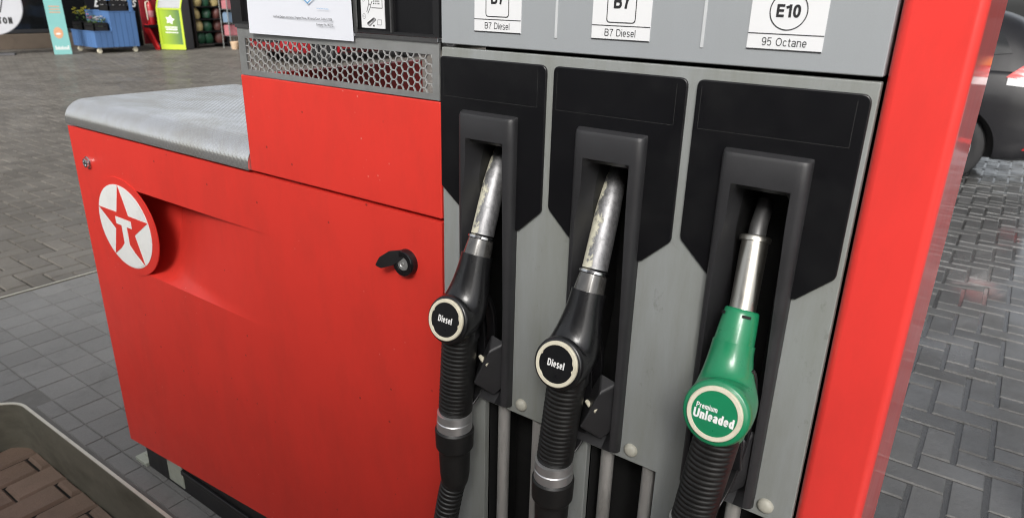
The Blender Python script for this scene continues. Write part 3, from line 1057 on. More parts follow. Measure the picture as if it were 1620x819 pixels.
for k in range(3):
    h = P("holster", holster(XC[k]), ['holster', 'cavity_shade'], smooth=32, weld=False)
    c = XC[k]
    # latch flap in the foot of the holster: a wedge with a ridge
    rg = [(c + .018, -.020, .998), (c - .002, -.036, .930)]
    mb = MB()
    v = [(c + .012, -.008, 1.006), (c + .038, -.008, 1.000), (c + .038, -.010, .930), (c + .020, -.012, .908), (c - .010, -.012, .918), (c - .012, -.008, .950),
         (c + .023, -.030, .990), (c + .003, -.040, .935)]
    mb.add(v, [(0, 5, 7, 6), (0, 6, 1), (1, 6, 2), (6, 7, 3, 2), (7, 4, 3), (5, 4, 7)])
    P("latch_flap", mb, 'holster', h, bevel=0.003, seg=3)

# red corner column
P("corner_column", MB().box(-0.1035, -0.036, -0.002, 0.365, ISL, 2.05), 'red_gloss', bevel=0.010, seg=5)


# ------------------------------------------------------------------ nozzles
def bez(p0, p1, p2, p3, k):
    out = []
    for i in range(k + 1):
        t = i / k
        out.append(p0 * (1 - t) ** 3 + p1 * 3 * t * (1 - t) ** 2 + p2 * 3 * t * t * (1 - t) + p3 * t ** 3)
    return out

def make_nozzle(kind, label, group):
    """local frame: x across, y into the pump, z up; origin at the badge centre"""
    root = thing("fuel_nozzle", label, "fuel nozzle", (0, 0, 0), 0, group)
    V = Vector
    gr = kind == 'unleaded'
    body_m = 'green' if gr else 'nozzle_black'
    bn = V((0.03, -0.96, 0.27)).normalized()           # badge normal
    if not gr:
        spout = [(-.009, .150, .232), (-.004, .128, .212), (.001, .104, .176), (.003, .086, .135), (.004, .074, .107)]
        MB().tube(spout, [.0125, .0142, .0160, .0166, .0168], 24).build("spout", 'spout', root, smooth=60)
        neck, nd = V((.004, .063, .082)), V((.004, .075, .110))
        ax = (nd - neck).normalized()
        MB().lathe(neck, ax, [(.020, .0175), (.0215, .0205), (.0245, .0205), (.026, .0168)], 28).build("collar_ring", 'chrome', root, smooth=40)
        MB().lathe(neck, ax, [(-.012, .0212), (.004, .0200), (.0202, .0186)], 28).build("sleeve", 'nozzle_clear', root, smooth=60)
        r0 = .0228
    else:
        MB().tube([(-.023, .155, .196), (-.022, .148, .185), (-.0205, .132, .172), (-.019, .124, .160)], [.0085, .0095, .0098, .0098], 18).build("spout", 'alu_dark', root, smooth=60)
        MB().tube([(-.0185, .119, .158), (-.016, .107, .130), (-.0135, .094, .097), (-.0125, .088, .083)], [.0148, .0148, .0146, .0146], 24).build("spout_sleeve", 'alu', root, smooth=60)
        a0 = V((-.0190, .1205, .161))
        ax = (V((-.019, .121, .160)) - V((-.0125, .088, .083))).normalized()
        MB().lathe(a0, ax, [(-.006, .0150), (-.0055, .0172), (-.001, .0174), (.001, .0160), (.001, .011)], 28).build("collar_ring", 'alu', root, smooth=40)
        neck = V((-.012, .074, .052))
        ax = (V((-.0125, .090, .088)) - neck).normalized()
        mb = MB().lathe(neck, ax, [(-.014, .0225), (-.002, .0222), (.012, .0212), (.030, .0196), (.0345, .0188), (.036, .0172), (.036, .0150)], 32, 0)
        MBc = mb.build("collar", 'green', root, smooth=45)
        w = ax.cross(V((1, 0, 0))).normalized()
        mb = MB()
        for t in (-0.95, 0.55):
            a = V((1, 0, 0))
            a = (a - ax * a.dot(ax)).normalized()
            fr = -ax.cross(a)
            if fr.y > 0:
                fr = -fr
            d = (a * sin(t) + fr * cos(t))
            tg = ax.cross(d).normalized()
            cc = neck + ax * .0285 + d * .0201
            mb.add([cc + tg * (sx * .005) + ax * (sy * .0016) + d * sz for sz in (0, .0006) for sx, sy in ((-1, -1), (1, -1), (1, 1), (-1, 1))],
                   [(4, 5, 6, 7), (0, 1, 5, 4), (1, 2, 6, 5), (2, 3, 7, 6), (3, 0, 4, 7)])
        mb.build("slot_mark", 'void', MBc)
        r0 = .0235
    # horn shaped body bending out to the badge
    R1 = 0.0365 if gr else 0.0352
    dirn = -ax
    elbow = neck * 0.25 + V((0, 0.040, -.004)) * 0.75
    pts = bez(neck - ax * .002, neck + dirn * .045, V((0, 0, 0)) - bn * .050, V((0, 0, 0)) - bn * 0.004, 16)
    rings = []
    for i, p in enumerate(pts):
        t = i / 16
        d = (pts[min(i + 1, 16)] - pts[max(i - 1, 0)]).normalized()
        if i == 16:
            d = bn
        sx = V((1, 0, 0))
        sx = (sx - d * sx.dot(d)).normalized()
        up_ = d.cross(sx)
        e = min(1.0, 1.35 * t)
        e = e * e * (3 - 2 * e)
        r = r0 + (R1 - r0) * e
        rz = r * (1.0 - 0.10 * sin(pi * t))
        rings.append([p + sx * (r * cos(a)) + up_ * (rz * sin(a)) for a in [2 * pi * k / 32 for k in range(32)]])
    p, sxx = pts[16], rings[16]
    rings.append([p + bn * .004 + (v - p) * 0.96 for v in sxx])
    rings.append([p + bn * .0055 + (v - p) * 0.91 for v in sxx])
    mb = MB().loft(rings)
    # lump under the elbow carrying the grip
    mb.tube([(0, .022, -.006), (0, .030, -.024), (0, .034, -.040)], [.026, .0275, .0255], 22)
    body = mb.build("body", body_m, root, smooth=50)
    # badge
    u = V((1, 0, 0)); u = (u - bn * u.dot(bn)).normalized()
    w = bn.cross(u)
    if w.z < 0:
        w = -w
    R = 0.0298
    mb = MB()
    c0 = V((0, 0, 0)) + bn * .001
    def circ(r, h, k=48):
        return [c0 + u * (r * cos(2 * pi * i / k)) + w * (r * sin(2 * pi * i / k)) + bn * h for i in range(k)]
    mb.loft([circ(R, 0), circ(R, .0030), circ(R - .001, .0042), circ(R * .835, .0042), circ(R * .82, .0034)], True, False, False, 0)
    rin = circ(R * .82, .0036)
    if not gr:
        random.seed(11)
        rin = [c0 + (v - c0 - bn * .0036) * (1 + (random.uniform(-.10, .0) if i % 9 in (2, 3) and i in (2, 3, 20, 21, 29, 30, 47) else 0)) + bn * .0036 for i, v in enumerate(rin)]
        mb.face(circ(R * .83, .0032), 0)
    mb.face(rin, 1)
    if gr:
        mb.word("Premium", 0.0058, c0 - u * .0200 + w * .0050, u, w, 2, 0.17, 0.84, 0.09, 'L', .0040)
        mb.word("Unleaded", 0.0102, c0 + u * .0004 - w * .0040, u, w, 2, 0.215, 0.86, 0.075, 'C', .0040)
    else:
        mb.word("Diesel", 0.0092, c0 + w * .0006, u, w, 2, 0.185, 0.78, 0.085, 'C', .0040)
    mb.build("badge", ['cream', 'green' if gr else 'nozzle_black', 'ink_white'], root, smooth=30)
    # grip with ribs on its outer side
    gl = 0.148
    g0 = V((0.0, .026, -.030))
    g1 = g0 + V((-.020, .012, -gl))
    rings = []
    nn = 150
    for i in range(nn + 1):
        t = i / nn
        p = g0 * (1 - t) + g1 * t
        ph = (t * gl / 0.0074) % 1.0
        rib = 0.0 if t < 0.05 or t > 0.965 else (0.0011 * sin(pi * min(1, ph / 0.74)) if ph < 0.74 else -0.0005)
        ring = []
        for k in range(36):
            a = 2 * pi * k / 36
            x, y = cos(a), sin(a)
            f = max(0.0, min(1.0, (-y + 0.25 - 0.65 * max(0, x) - 0.35 * max(0, -x)) * 2.2))
            rr = rib * f
            ring.append(p + V((x * (.0250 + rr), y * (.0222 + rr) + (.010 if y > 0 else 0) * y, 0)))
        rings.append(ring)
    MB().loft(rings).build("grip", 'black_rub', root, smooth=55)
    # trigger guard loop and lever behind the grip
    gp = bez(V((.010, .060, .030)), V((.016, .105, -.01)), V((.010, .098, -.14)), V((-.006, .052, -.168)), 18)
    mb = MB()
    mb.loft([[q_ + V((sx * .008, sy * .004, 0)) for sx, sy in ((-1, -1), (1, -1), (1, 1), (-1, 1))] for q_ in gp])
    mb.build("trigger_guard", 'nozzle_black', root, bevel=0.002)
    lv_ = bez(V((.004, .058, .010)), V((.008, .074, -.02)), V((.006, .072, -.07)), V((.014, .066, -.105)), 12)
    MB().loft([[q_ + V((sx * .007, sy * .003, 0)) for sx, sy in ((-1, -1), (1, -1), (1, 1), (-1, 1))] for q_ in lv_]).build("lever", 'nozzle_black', root, bevel=0.0015)
    if not gr:
        MB().tube([(.014, .058, -.078), (.022, .055, -.080), (.033, .053, -.084)], [.0028, .0042, .0036], 12).build("latch_tip", 'cream', root, smooth=60)
    # swivel, cuff, hose
    a = V((0, 0, -1))
    s0 = g1 + V((0, 0, .002))
    sw_m = 'band'
    MB().lathe(s0, a, [(0, .0240), (.001, .0268), (.013, .0274), (.014, .0262), (.0155, .0276), (.031, .0280), (.033, .0260)], 36).build("swivel", sw_m, root, smooth=35)
    MB().lathe(s0 + a * .0285, a, [(0, .0280), (.003, .0305), (.034, .0298), (.0345, .0285), (.040, .0252), (.046, .0250), (.085, .0238), (.100, .0220), (.108, .0190)], 36).build("cuff", 'green' if gr else 'black_rub', root, smooth=35)
    h0 = s0 + a * .124
    path = bez(h0, h0 + V((-.026, -.004, -.10)), h0 + V((-.034, -.02, -.30)), h0 + V((.004, -.03, -.44)), 40)
    path += bez(h0 + V((.004, -.03, -.44)), h0 + V((.016, -.036, -.56)), h0 + V((.05, -.01, -.585)), h0 + V((.062, .05, -.54)), 20)[1:]
    path += bez(h0 + V((.062, .05, -.54)), h0 + V((.07, .09, -.51)), h0 + V((.065, .115, -.47)), h0 + V((.065, .12, -.40)), 12)[1:]
    pr_, rr_ = [], []
    for i in range(len(path) - 1):
        for s in range(6):
            pr_.append(path[i] * (1 - s / 6) + path[i + 1] * (s / 6))
            rr_.append(.0205 if s in (1, 2, 3) else .0188)
    MB().tube(pr_, rr_, 20).build("hose", 'black_rub', root, smooth=30)
    return root

GN = "nozzles hung on the fuel dispenser"
n1 = make_nozzle('diesel', "black diesel nozzle hanging next to the red door panel", GN)
n1.location = (-0.580, -0.080, 1.051)
n2 = copy_tree(n1)
n2.location = (-0.3965, -0.080, 1.0445)
n2['label'] = "black diesel nozzle hanging between the other black nozzle and the green one"
n3 = make_nozzle('unleaded', "green nozzle with bare silver spout and a premium unleaded badge", GN)
n3.location = (-0.1845, -0.106, 1.0705)

# paper notice taped over the display bay
mb = MB()
px0, px1, pz0, pz1 = -1.068, -0.8205, 1.4085, 1.60
gx, gz = 12, 10
def pcurl(u, w):
    return -0.0075 - 0.0016 * sin(3.1 * u + 0.6) * (1 - w) - 0.0035 * (1 - u) ** 3 * (1 - w) ** 2
G_ = [[(px0 + (px1 - px0) * i / gx - 0.004 * (j / gz), pcurl(i / gx, j / gz), pz0 + (pz1 - pz0) * j / gz) for i in range(gx + 1)] for j in range(gz + 1)]
for j in range(gz):
    for i in range(gx):
        mb.face([G_[j][i], G_[j][i + 1], G_[j + 1][i + 1], G_[j + 1][i]], 0)
y = -0.0120
hexo = [(-0.9135 + .019 * cos(radians(60 * k + 30)), y, 1.4790 + .0205 * sin(radians(60 * k + 30))) for k in range(6)]
hexi = [(-0.9135 + .0168 * cos(radians(60 * k + 30)), y, 1.4790 + .0182 * sin(radians(60 * k + 30))) for k in range(6)]
for k in range(6):
    mb.face([hexo[k], hexo[(k + 1) % 6], hexi[(k + 1) % 6], hexi[k]], 2)
mb.text("Irish Fuel Dealers Association", 0.0030, (-0.8935, y, 1.4525), (1, 0, 0), (0, 0, 1), 2, 0, 0.75, 'LEFT')
mb.text("Irish Fuel Dealers Association, Kingston House, 38 Francis Court, Dublin 8, D08", 0.0050, (-0.8605, y, 1.4375), (1, 0, 0), (0, 0, 1), 1, 0.006, 0.86, 'RIGHT')
mb.text("Company No. 382275", 0.0050, (-0.8585, y, 1.4295), (1, 0, 0), (0, 0, 1), 1, 0.006, 0.86, 'RIGHT')
pn = mb.build("paper_notice", ['paper', 'ink', 'ink_blue'], None, (-0.945, -0.008, 1.4085), weld=True, smooth=60)
tag(pn, "white paper notice stuck on the dispenser, hanging over its honeycomb grille", "notice")


# ------------------------------------------------------------------ cars
from mathutils.bvhtree import BVHTree
MT['paint_dark'] = basic("dark_grey_car_paint", (0.007, 0.007, 0.009), 0.35, coat=0.25, var=0.15, vscale=4, dirt=0.3, dirtcol=(0.03, 0.03, 0.03), spec=0.3)
MT['paint_red'] = basic("red_car_paint", (0.30, 0.010, 0.016), 0.35, coat=0.8, var=0.06, vscale=3)
MT['paint_white'] = basic("white_car_paint", (0.72, 0.72, 0.72), 0.35, coat=0.6, var=0.03, vscale=3)
MT['paint_blue'] = basic("dark_blue_car_paint", (0.012, 0.016, 0.03), 0.35, coat=0.8, var=0.1, vscale=3)
MT['glass'] = basic("car_glass", (0.006, 0.007, 0.008), 0.06, var=0.1, spec=0.6)
MT['tyre'] = basic("tyre_rubber", (0.016, 0.016, 0.017), 0.75, var=0.2, vscale=20)
MT['rim'] = basic("alloy_rim", (0.50, 0.50, 0.51), 0.35, 0.9, var=0.1)
MT['lamp_red'] = basic("red_lamp_lens", (0.55, 0.015, 0.015), 0.12, coat=1.0, var=0.35, vscale=18)
MT['lamp_amber'] = basic("amber_lamp_lens", (0.75, 0.20, 0.02), 0.12, coat=1.0, var=0.3, vscale=24)
MT['lamp_clear'] = basic("clear_lamp_lens", (0.75, 0.75, 0.76), 0.12, coat=1.0, var=0.1, vscale=18)

def crom(tab, x):
    n_ = len(tab)
    for i in range(n_ - 1):
        if x <= tab[i + 1][0] or i == n_ - 2:
            break
    p1, p2 = tab[i], tab[i + 1]
    p0, p3 = tab[max(i - 1, 0)], tab[min(i + 2, n_ - 1)]
    t = (x - p1[0]) / (p2[0] - p1[0])
    out = []
    for k in range(1, len(p1)):
        m1 = (p2[k] - p0[k]) / max(1e-6, p2[0] - p0[0]) * (p2[0] - p1[0])
        m2 = (p3[k] - p1[k]) / max(1e-6, p3[0] - p1[0]) * (p2[0] - p1[0])
        out.append((2 * t ** 3 - 3 * t * t + 1) * p1[k] + (t ** 3 - 2 * t * t + t) * m1 + (-2 * t ** 3 + 3 * t * t) * p2[k] + (t ** 3 - t * t) * m2)
    return out

def car(name, label, loc, rz, paint, sc=1.0, group=None, van=False):
    root = thing(name, label, "van" if van else "car", loc, rz, group)
    root.scale = (sc, sc, sc)
    #       x     zlow  zbelt  hw
    low = [(-2.10, .44, .78, .64), (-2.07, .30, .90, .76), (-1.95, .25, .97, .835), (-1.7, .23, 1.0, .87), (-1.1, .20, .985, .885), (0, .19, .95, .885),
           (.9, .19, .925, .88), (1.4, .20, .88, .865), (1.8, .22, .79, .82), (2.02, .28, .70, .70), (2.10, .38, .62, .55)]
    hi = [(-2.02, .98, .80, .72), (-1.90, 1.14, .82, .66), (-1.70, 1.36, .83, .61), (-1.35, 1.455, .835, .60), (-.5, 1.49, .84, .60), (.15, 1.455, .835, .59), (.55, 1.30, .82, .62), (1.0, 1.06, .80, .69), (1.25, .93, .78, .74)]
    if van:
        hi = [(-2.02, 1.5, .84, .83), (-1.98, 2.1, .85, .80), (-1.90, 2.14, .85, .78), (-1.0, 2.16, .85, .78), (.3, 2.15, .85, .78), (.75, 2.08, .85, .76), (1.1, 1.70, .84, .72), (1.25, 1.40, .80, .70)]
    mb = MB()
    rings = []
    xs_ = [-2.10 + 4.20 * (0.5 - 0.5 * cos(pi * i / 46)) for i in range(47)]
    for x in xs_:
        zl, zt, hw = crom(low, x)
        half = [(-.0, zl), (-hw * .80, zl), (-hw * .95, zl + .04), (-hw * .995, zl + .14), (-hw, (zl + zt) / 2 - .05), (-hw * .992, (zl + zt) / 2 + .10), (-hw * .975, zt - .06), (-hw * .94, zt - .012), (-hw * .88, zt + .008), (-hw * .5, zt + .03), (0, zt + .038)]
        rings.append([(x, y, z) for y, z in half] + [(x, -y, z) for y, z in half[-2:0:-1]])
    mb.loft(rings)
    mc = MB()
    rings = []
    for i in range(37):
        x = -2.02 + 3.27 * i / 36
        zr, hb, hr = crom(hi, x)
        zb_ = crom(low, x)[1] - .02
        zr = max(zr, zb_ + .03)
        half = [(0, zb_), (-hb, zb_), (-(hb * .6 + hr * .4) * 1.012, zb_ + (zr - zb_) * .45), (-(hb * .15 + hr * .85), zb_ + (zr - zb_) * .84), (-hr * .93, zb_ + (zr - zb_) * .95), (-hr * .78, zr), (-hr * .4, zr + .012), (0, zr + .016)]
        rings.append([(x, y, z) for y, z in half] + [(x, -y, z) for y, z in half[-2:0:-1]])
    mc.loft(rings)
    body = mb.build("body", paint, root, smooth=38, weld=True)
    mc.build("cabin", paint, root, smooth=38)
    # cut the wheel arches
    cut = MB()
    for wx in (-1.33, 1.30):
        for sy in (-1, 1):
            cut.lathe((wx, sy * .62, .315), (0, sy, 0), [(0, .375), (.5, .375)], 40)
    cu_o = cut.build("cutter", 'void', weld=True)
    cu_o.location = root.location
    cu_o.rotation_euler = root.rotation_euler
    cu_o.scale = root.scale
    md = body.modifiers.new("arches", 'BOOLEAN')
    md.operation = 'DIFFERENCE'
    md.object = cu_o
    md.solver = 'EXACT'
    bpy.context.view_layer.update()
    dg = bpy.context.evaluated_depsgraph_get()
    me = bpy.data.meshes.new_from_object(body.evaluated_get(dg))
    body.modifiers.clear()
    nb_ = len(mb.v)
    bv = BVHTree.FromPolygons([Vector(v) for v in mb.v + mc.v], mb.f + [tuple(i + nb_ for i in f) for f in mc.f])
    body.data = me
    me.name = "body"
    me.set_sharp_from_angle(angle=radians(38))
    bpy.data.objects.remove(cu_o)
    def patch(pname, quad, axis, mat, off=0.006, parent=root, g=(10, 8)):
        """a shell lying on the bodywork: quad corners given in the plane seen along the axis"""
        fr, bk = [], []
        for j in range(g[1] + 1):
            for i in range(g[0] + 1):
                u_, w_ = i / g[0], j / g[1]
                a_ = [quad[0][k] * (1 - u_) * (1 - w_) + quad[1][k] * u_ * (1 - w_) + quad[2][k] * u_ * w_ + quad[3][k] * (1 - u_) * w_ for k in range(2)]
                if axis[0] == 'y':
                    sgn = 1 if axis[1] == '+' else -1
                    o_, d_ = Vector((a_[0], sgn * 3, a_[1])), Vector((0, -sgn, 0))
                else:
                    sgn = 1 if axis[1] == '+' else -1
                    o_, d_ = Vector((sgn * 4, a_[0], a_[1])), Vector((-sgn, 0, 0))
                h_, nr, _, _ = bv.ray_cast(o_, d_)
                if h_ is None:
                    h_, nr, _, _ = bv.find_nearest(o_ + d_ * 2.2)
                if nr.dot(d_) > 0:
                    nr = -nr
                fr.append(h_ + nr * off)
                bk.append(h_ - nr * .004)
        mb2 = MB()
        w1 = g[0] + 1
        k_ = len(fr)
        fs = [(j * w1 + i, j * w1 + i + 1, (j + 1) * w1 + i + 1, (j + 1) * w1 + i) for j in range(g[1]) for i in range(g[0])]
        rim = [i for i in range(g[0])] + [j * w1 + g[0] for j in range(g[1])] + [g[1] * w1 + i for i in range(g[0], 0, -1)] + [j * w1 for j in range(g[1], 0, -1)]
        fs += [(rim[i], rim[(i + 1) % len(rim)], rim[(i + 1) % len(rim)] + k_, rim[i] + k_) for i in range(len(rim))]
        mb2.add(fr + bk, fs)
        return mb2.build(pname, mat, parent, weld=True, smooth=40)
    for sd_ in ('-', '+'):
        ax_ = 'y' + sd_
        patch("side_window", [(-.42, 1.03), (-1.28, 1.06), (-1.16, 1.385), (-.44, 1.42)], ax_, 'glass')
        patch("side_window", [(.78, 1.0), (-.36, 1.03), (-.38, 1.42), (.18, 1.40)], ax_, 'glass')
        patch("quarter_window", [(-1.36, 1.08), (-1.66, 1.12), (-1.56, 1.27), (-1.27, 1.37)], ax_, 'glass')
        patch("sill_trim", [(.92, .25), (-.94, .25), (-.94, .30), (.92, .30)], ax_, 'black', .008, g=(12, 2))
        tl = patch("tail_lamp", [(-1.66, .935), (-2.03, .915), (-2.03, 1.085), (-1.82, 1.085)], ax_, 'lamp_red', .010)
        patch("clear_lens", [(-1.675, .875), (-2.035, .855), (-2.035, .912), (-1.675, .932)], ax_, 'lamp_clear', .010, tl)
        patch("amber_lens", [(-1.84, 1.02), (-2.01, 1.00), (-2.01, 1.07), (-1.87, 1.075)], ax_, 'lamp_amber', .0125, tl)
        patch("reflector", [(-1.90, .36), (-2.06, .37), (-2.06, .405), (-1.93, .40)], ax_, 'lamp_red', .008)
        patch("headlamp", [(2.02, .62), (1.62, .68), (1.62, .80), (1.95, .72)], ax_, 'lamp_clear', .008)
        patch("seam", [(-1.64, .66), (-2.04, .70), (-2.04, .706), (-1.64, .668)], ax_, 'void', .001, g=(10, 1))
        patch("door_handle", [(-.20, .86), (-.40, .865), (-.40, .89), (-.20, .885)], ax_, paint, .02, g=(4, 2))
    patch("rear_window", [(-.60, 1.08), (.60, 1.08), (.50, 1.36), (-.50, 1.36)], 'x-', 'glass')
    patch("windscreen", [(-.66, 1.0), (.66, 1.0), (.52, 1.38), (-.52, 1.38)], 'x+', 'glass')
    patch("grille", [(-.42, .44), (.42, .44), (.45, .58), (-.45, .58)], 'x+', 'black', .005)
    patch("rear_bumper_trim", [(-.60, .40), (.60, .40), (.60, .50), (-.60, .50)], 'x-', 'black', .006)
    for wx in (-1.33, 1.30):
        for sy in (-1, 1):
            tyre = MB().lathe((wx, sy * .80, .315), (0, sy, 0), [(-.17, .20), (-.17, .27), (-.15, .305), (-.11, .315), (-.03, .315), (.01, .305), (.03, .275), (.032, .235), (.02, .205)], 40)
            wl = tyre.build("wheel", 'tyre', root, smooth=40)
            rm = MB().lathe((wx, sy * .80, .315), (0, sy, 0), [(-.08, .205), (.022, .208), (.024, .195), (.004, .185), (-.05, .18)], 36, 0)
            for k in range(5):
                a = 2 * pi * k / 5 + .3
                d_ = Vector((cos(a), 0, sin(a)))
                t_ = Vector((-sin(a), 0, cos(a)))
                c_ = Vector((wx, sy * .815, .315))
                rm.add([c_ + d_ * r_ + t_ * (s1 * w_) + Vector((0, sy * h_, 0)) for r_, w_ in ((.03, .035), (.19, .028)) for s1, h_ in ((-1, 0), (1, 0), (1, -.02), (-1, -.02))],
                       [(0, 1, 5, 4), (1, 2, 6, 5), (2, 3, 7, 6), (3, 0, 4, 7), (4, 5, 6, 7), (0, 3, 2, 1)])
            rm.lathe((wx, sy * .80, .315), (0, sy, 0), [(-.01, .05), (.02, .045), (.024, .02)], 20, 0)
            rm.build("rim", 'rim', wl, smooth=40)
    return root

car("parked_car", "dark grey hatchback at right, its rear wheel and tail lamp showing", (-1.77, 7.285, 0), pi, 'paint_dark')
car("parked_car", "red car glimpsed through the honeycomb grille of the dispenser", (-12.80, 10.55, 0), radians(-89), 'paint_red')
car("parked_car", "white car seen through the right end of the honeycomb grille", (-13.6, 15.6, 0), radians(90), 'paint_white')
car("shade_van", "dark blue van added out of view to shade the lower dispenser", (-1.02, -3.27, 0), radians(205), 'paint_blue', 1.12, None, True)  # unseen van, added to keep sun and low sky off the lower panels


# ------------------------------------------------------------------ shop front and what stands along it
MT['shop_wall'] = basic("dark_shop_wall", (0.030, 0.027, 0.025), 0.6, var=0.3, vscale=2)
MT['shop_plinth'] = basic("brown_shop_plinth", (0.16, 0.125, 0.095), 0.7, var=0.2, vscale=5, dirt=0.4)
MT['shop_glass'] = basic("shop_glass", (0.010, 0.011, 0.012), 0.08, var=0.1)
MT['shop_frame'] = basic("dark_window_frame", (0.04, 0.04, 0.042), 0.45)
MT['blue_wood'] = basic("blue_painted_boards", (0.075, 0.165, 0.36), 0.55, var=0.16, vscale=6, dirt=0.35, dirtcol=(0.05, 0.08, 0.14), stretch=(1, 1, 0.2))
MT['blue_gap'] = basic("blue_board_gap", (0.02, 0.04, 0.09), 0.8)
MT['teal'] = basic("teal_print", (0.23, 0.52, 0.50), 0.5, var=0.05, vscale=4)
MT['orange_print'] = basic("orange_print", (0.70, 0.38, 0.22), 0.5, var=0.2, vscale=20)
MT['lime'] = basic("lime_plastic", (0.47, 0.60, 0.03), 0.42, var=0.06, vscale=6)
MT['bin_grey'] = basic("grey_bin_side", (0.10, 0.10, 0.105), 0.5)
MT['bin_top'] = basic("pale_grey_hopper", (0.36, 0.37, 0.38), 0.4)
MT['sign_grey'] = basic("pale_sign_face", (0.52, 0.53, 0.56), 0.45, var=0.08, vscale=3)
MT['ext_red'] = basic("extinguisher_red", (0.42, 0.012, 0.016), 0.3, coat=0.4)
MT['stand_red'] = basic("red_stand_plastic", (0.55, 0.014, 0.018), 0.4, var=0.1)
MT['dark_red'] = basic("deep_red_panel", (0.22, 0.012, 0.020), 0.5, var=0.3, vscale=8)
MT['bag_green'] = basic("green_sack", (0.012, 0.06, 0.03), 0.45, var=0.5, vscale=12, bscale=40, bstr=0.5)
MT['bag_cream'] = basic("cream_sack", (0.45, 0.36, 0.16), 0.5, var=0.3, vscale=14, bscale=40, bstr=0.5)
MT['bag_red'] = basic("dull_red_sack", (0.10, 0.035, 0.03), 0.5, var=0.5, vscale=14, bscale=40, bstr=0.5)
MT['wire'] = basic("rack_wire", (0.33, 0.35, 0.34), 0.4, 0.7)
MT['pack_pink'] = basic("pink_pack", (0.45, 0.17, 0.19), 0.5, var=0.5, vscale=15)
MT['pack_blue'] = basic("blue_pack", (0.18, 0.26, 0.36), 0.5, var=0.4, vscale=15)
MT['pack_tan'] = basic("tan_pack", (0.45, 0.32, 0.22), 0.5, var=0.4, vscale=15)
MT['pot_cream'] = basic("cream_pot", (0.66, 0.48, 0.32), 0.5, var=0.2, vscale=20)
MT['leaf'] = basic("leaf_green", (0.05, 0.10, 0.02), 0.5, var=0.5, vscale=40)
MT['petal_white'] = basic("white_petals", (0.75, 0.70, 0.70), 0.6)
MT['petal_pink'] = basic("pink_petals", (0.65, 0.28, 0.40), 0.6)
MT['petal_yellow'] = basic("yellow_petals", (0.60, 0.55, 0.08), 0.6)
m_, t_, p_ = nt("green_print")
cc_ = objco(t_)
sx_ = N(t_, "ShaderNodeSeparateXYZ")
t_.links.new(cc_, sx_.inputs[0])
gr_ = ramp(t_, math_(t_, 'ADD', math_(t_, 'MULTIPLY', sx_.outputs[0], 1.9), 0.5), 0.05, 0.95, (0.36, 0.52, 0.02, 1), (0.07, 0.16, 0.06, 1))
t_.links.new(gr_, p_.inputs['Base Color'])
p_.inputs['Roughness'].default_value = 0.35
MT['green_print'] = m_

# shop building: plinth, dark wall, glazing bays
sh = thing("shop_building", "dark glazed shop front across the forecourt behind the displayed goods", "building", (-19.2, 10, 0))
SO = (-19.2, 10, 0)
MB().box(-24, -19.2, 1, 32, 0, 3.6).build("wall", 'shop_wall', sh, SO)
MB().box(-19.2, -19.12, 1, 32, 0, 0.34).build("plinth", 'shop_plinth', sh, SO, bevel=0.01)
MB().box(-24.2, -18.6, 0.8, 32.2, 3.6, 3.9).build("roof", 'shop_frame', sh, SO, bevel=0.02)
for k in range(8):
    y0 = 2.0 + 3.7 * k
    w_ = plate(MB(), [0, .08, 3.2, 3.28], [0.36, .44, 2.7, 2.78], [(.08, 3.2, .44, 2.7)], -0.05, 0.0)
    w_.v = [(-19.2 - y, y0 + x, z) for x, y, z in w_.v]
    wo = w_.build("window", 'shop_frame', sh, SO)
    MB().box(-19.18, -19.17, y0 + .08, y0 + 3.2, .44, 2.7).build("pane", 'shop_glass', wo, SO)

EX, EZ = (0, 1, 0), (0, 0, 1)         # writing on faces that look towards +x runs along +y
def facing(mb, rot, loc):
    """turn a shape modelled with its front towards -y"""
    c, s_1 = cos(rot), sin(rot)
    mb.v = [(loc[0] + x * c - y * s_1, loc[1] + x * s_1 + y * c, loc[2] + z) for x, y, z in mb.v]
    return mb
Q = radians(90)

# round sign on a foot
rs = thing("round_sign", "large round pale sign on a stand at the far left of the shop front", "sign", (-17.9, 5.42, 0), radians(66))
MB().lathe((0, 0, 1.02), (0, -1, 0), [(0, .60), (.0, .62), (.03, .62), (.04, .605), (.04, .0)], 56).build("disc", 'sign_grey', rs, smooth=30)
mb = MB().word("WINSTON", 0.135, (0.09, -.042, .70), (1, 0, 0), (0, 0, 1), 0, 0.22, 0.72, 0.14)
for x0, x1 in ((-.42, -.18), (-.30, -.12), (-.05, -.16), (.05, -.08), (.12, .30), (.20, .40)):
    mb.strip([(x0, .86), (x1, 1.50)], .022, False, lambda p, l: (p.x, -.042 - l, p.y), 0, abs(x0) * .001)
mb.build("lettering", 'ink', rs)
MB().box(-.03, .03, .005, .06, 0.03, 1.0).box(-.30, .30, -.16, .22, 0, .035).build("stand", 'bin_grey', rs, bevel=.006)

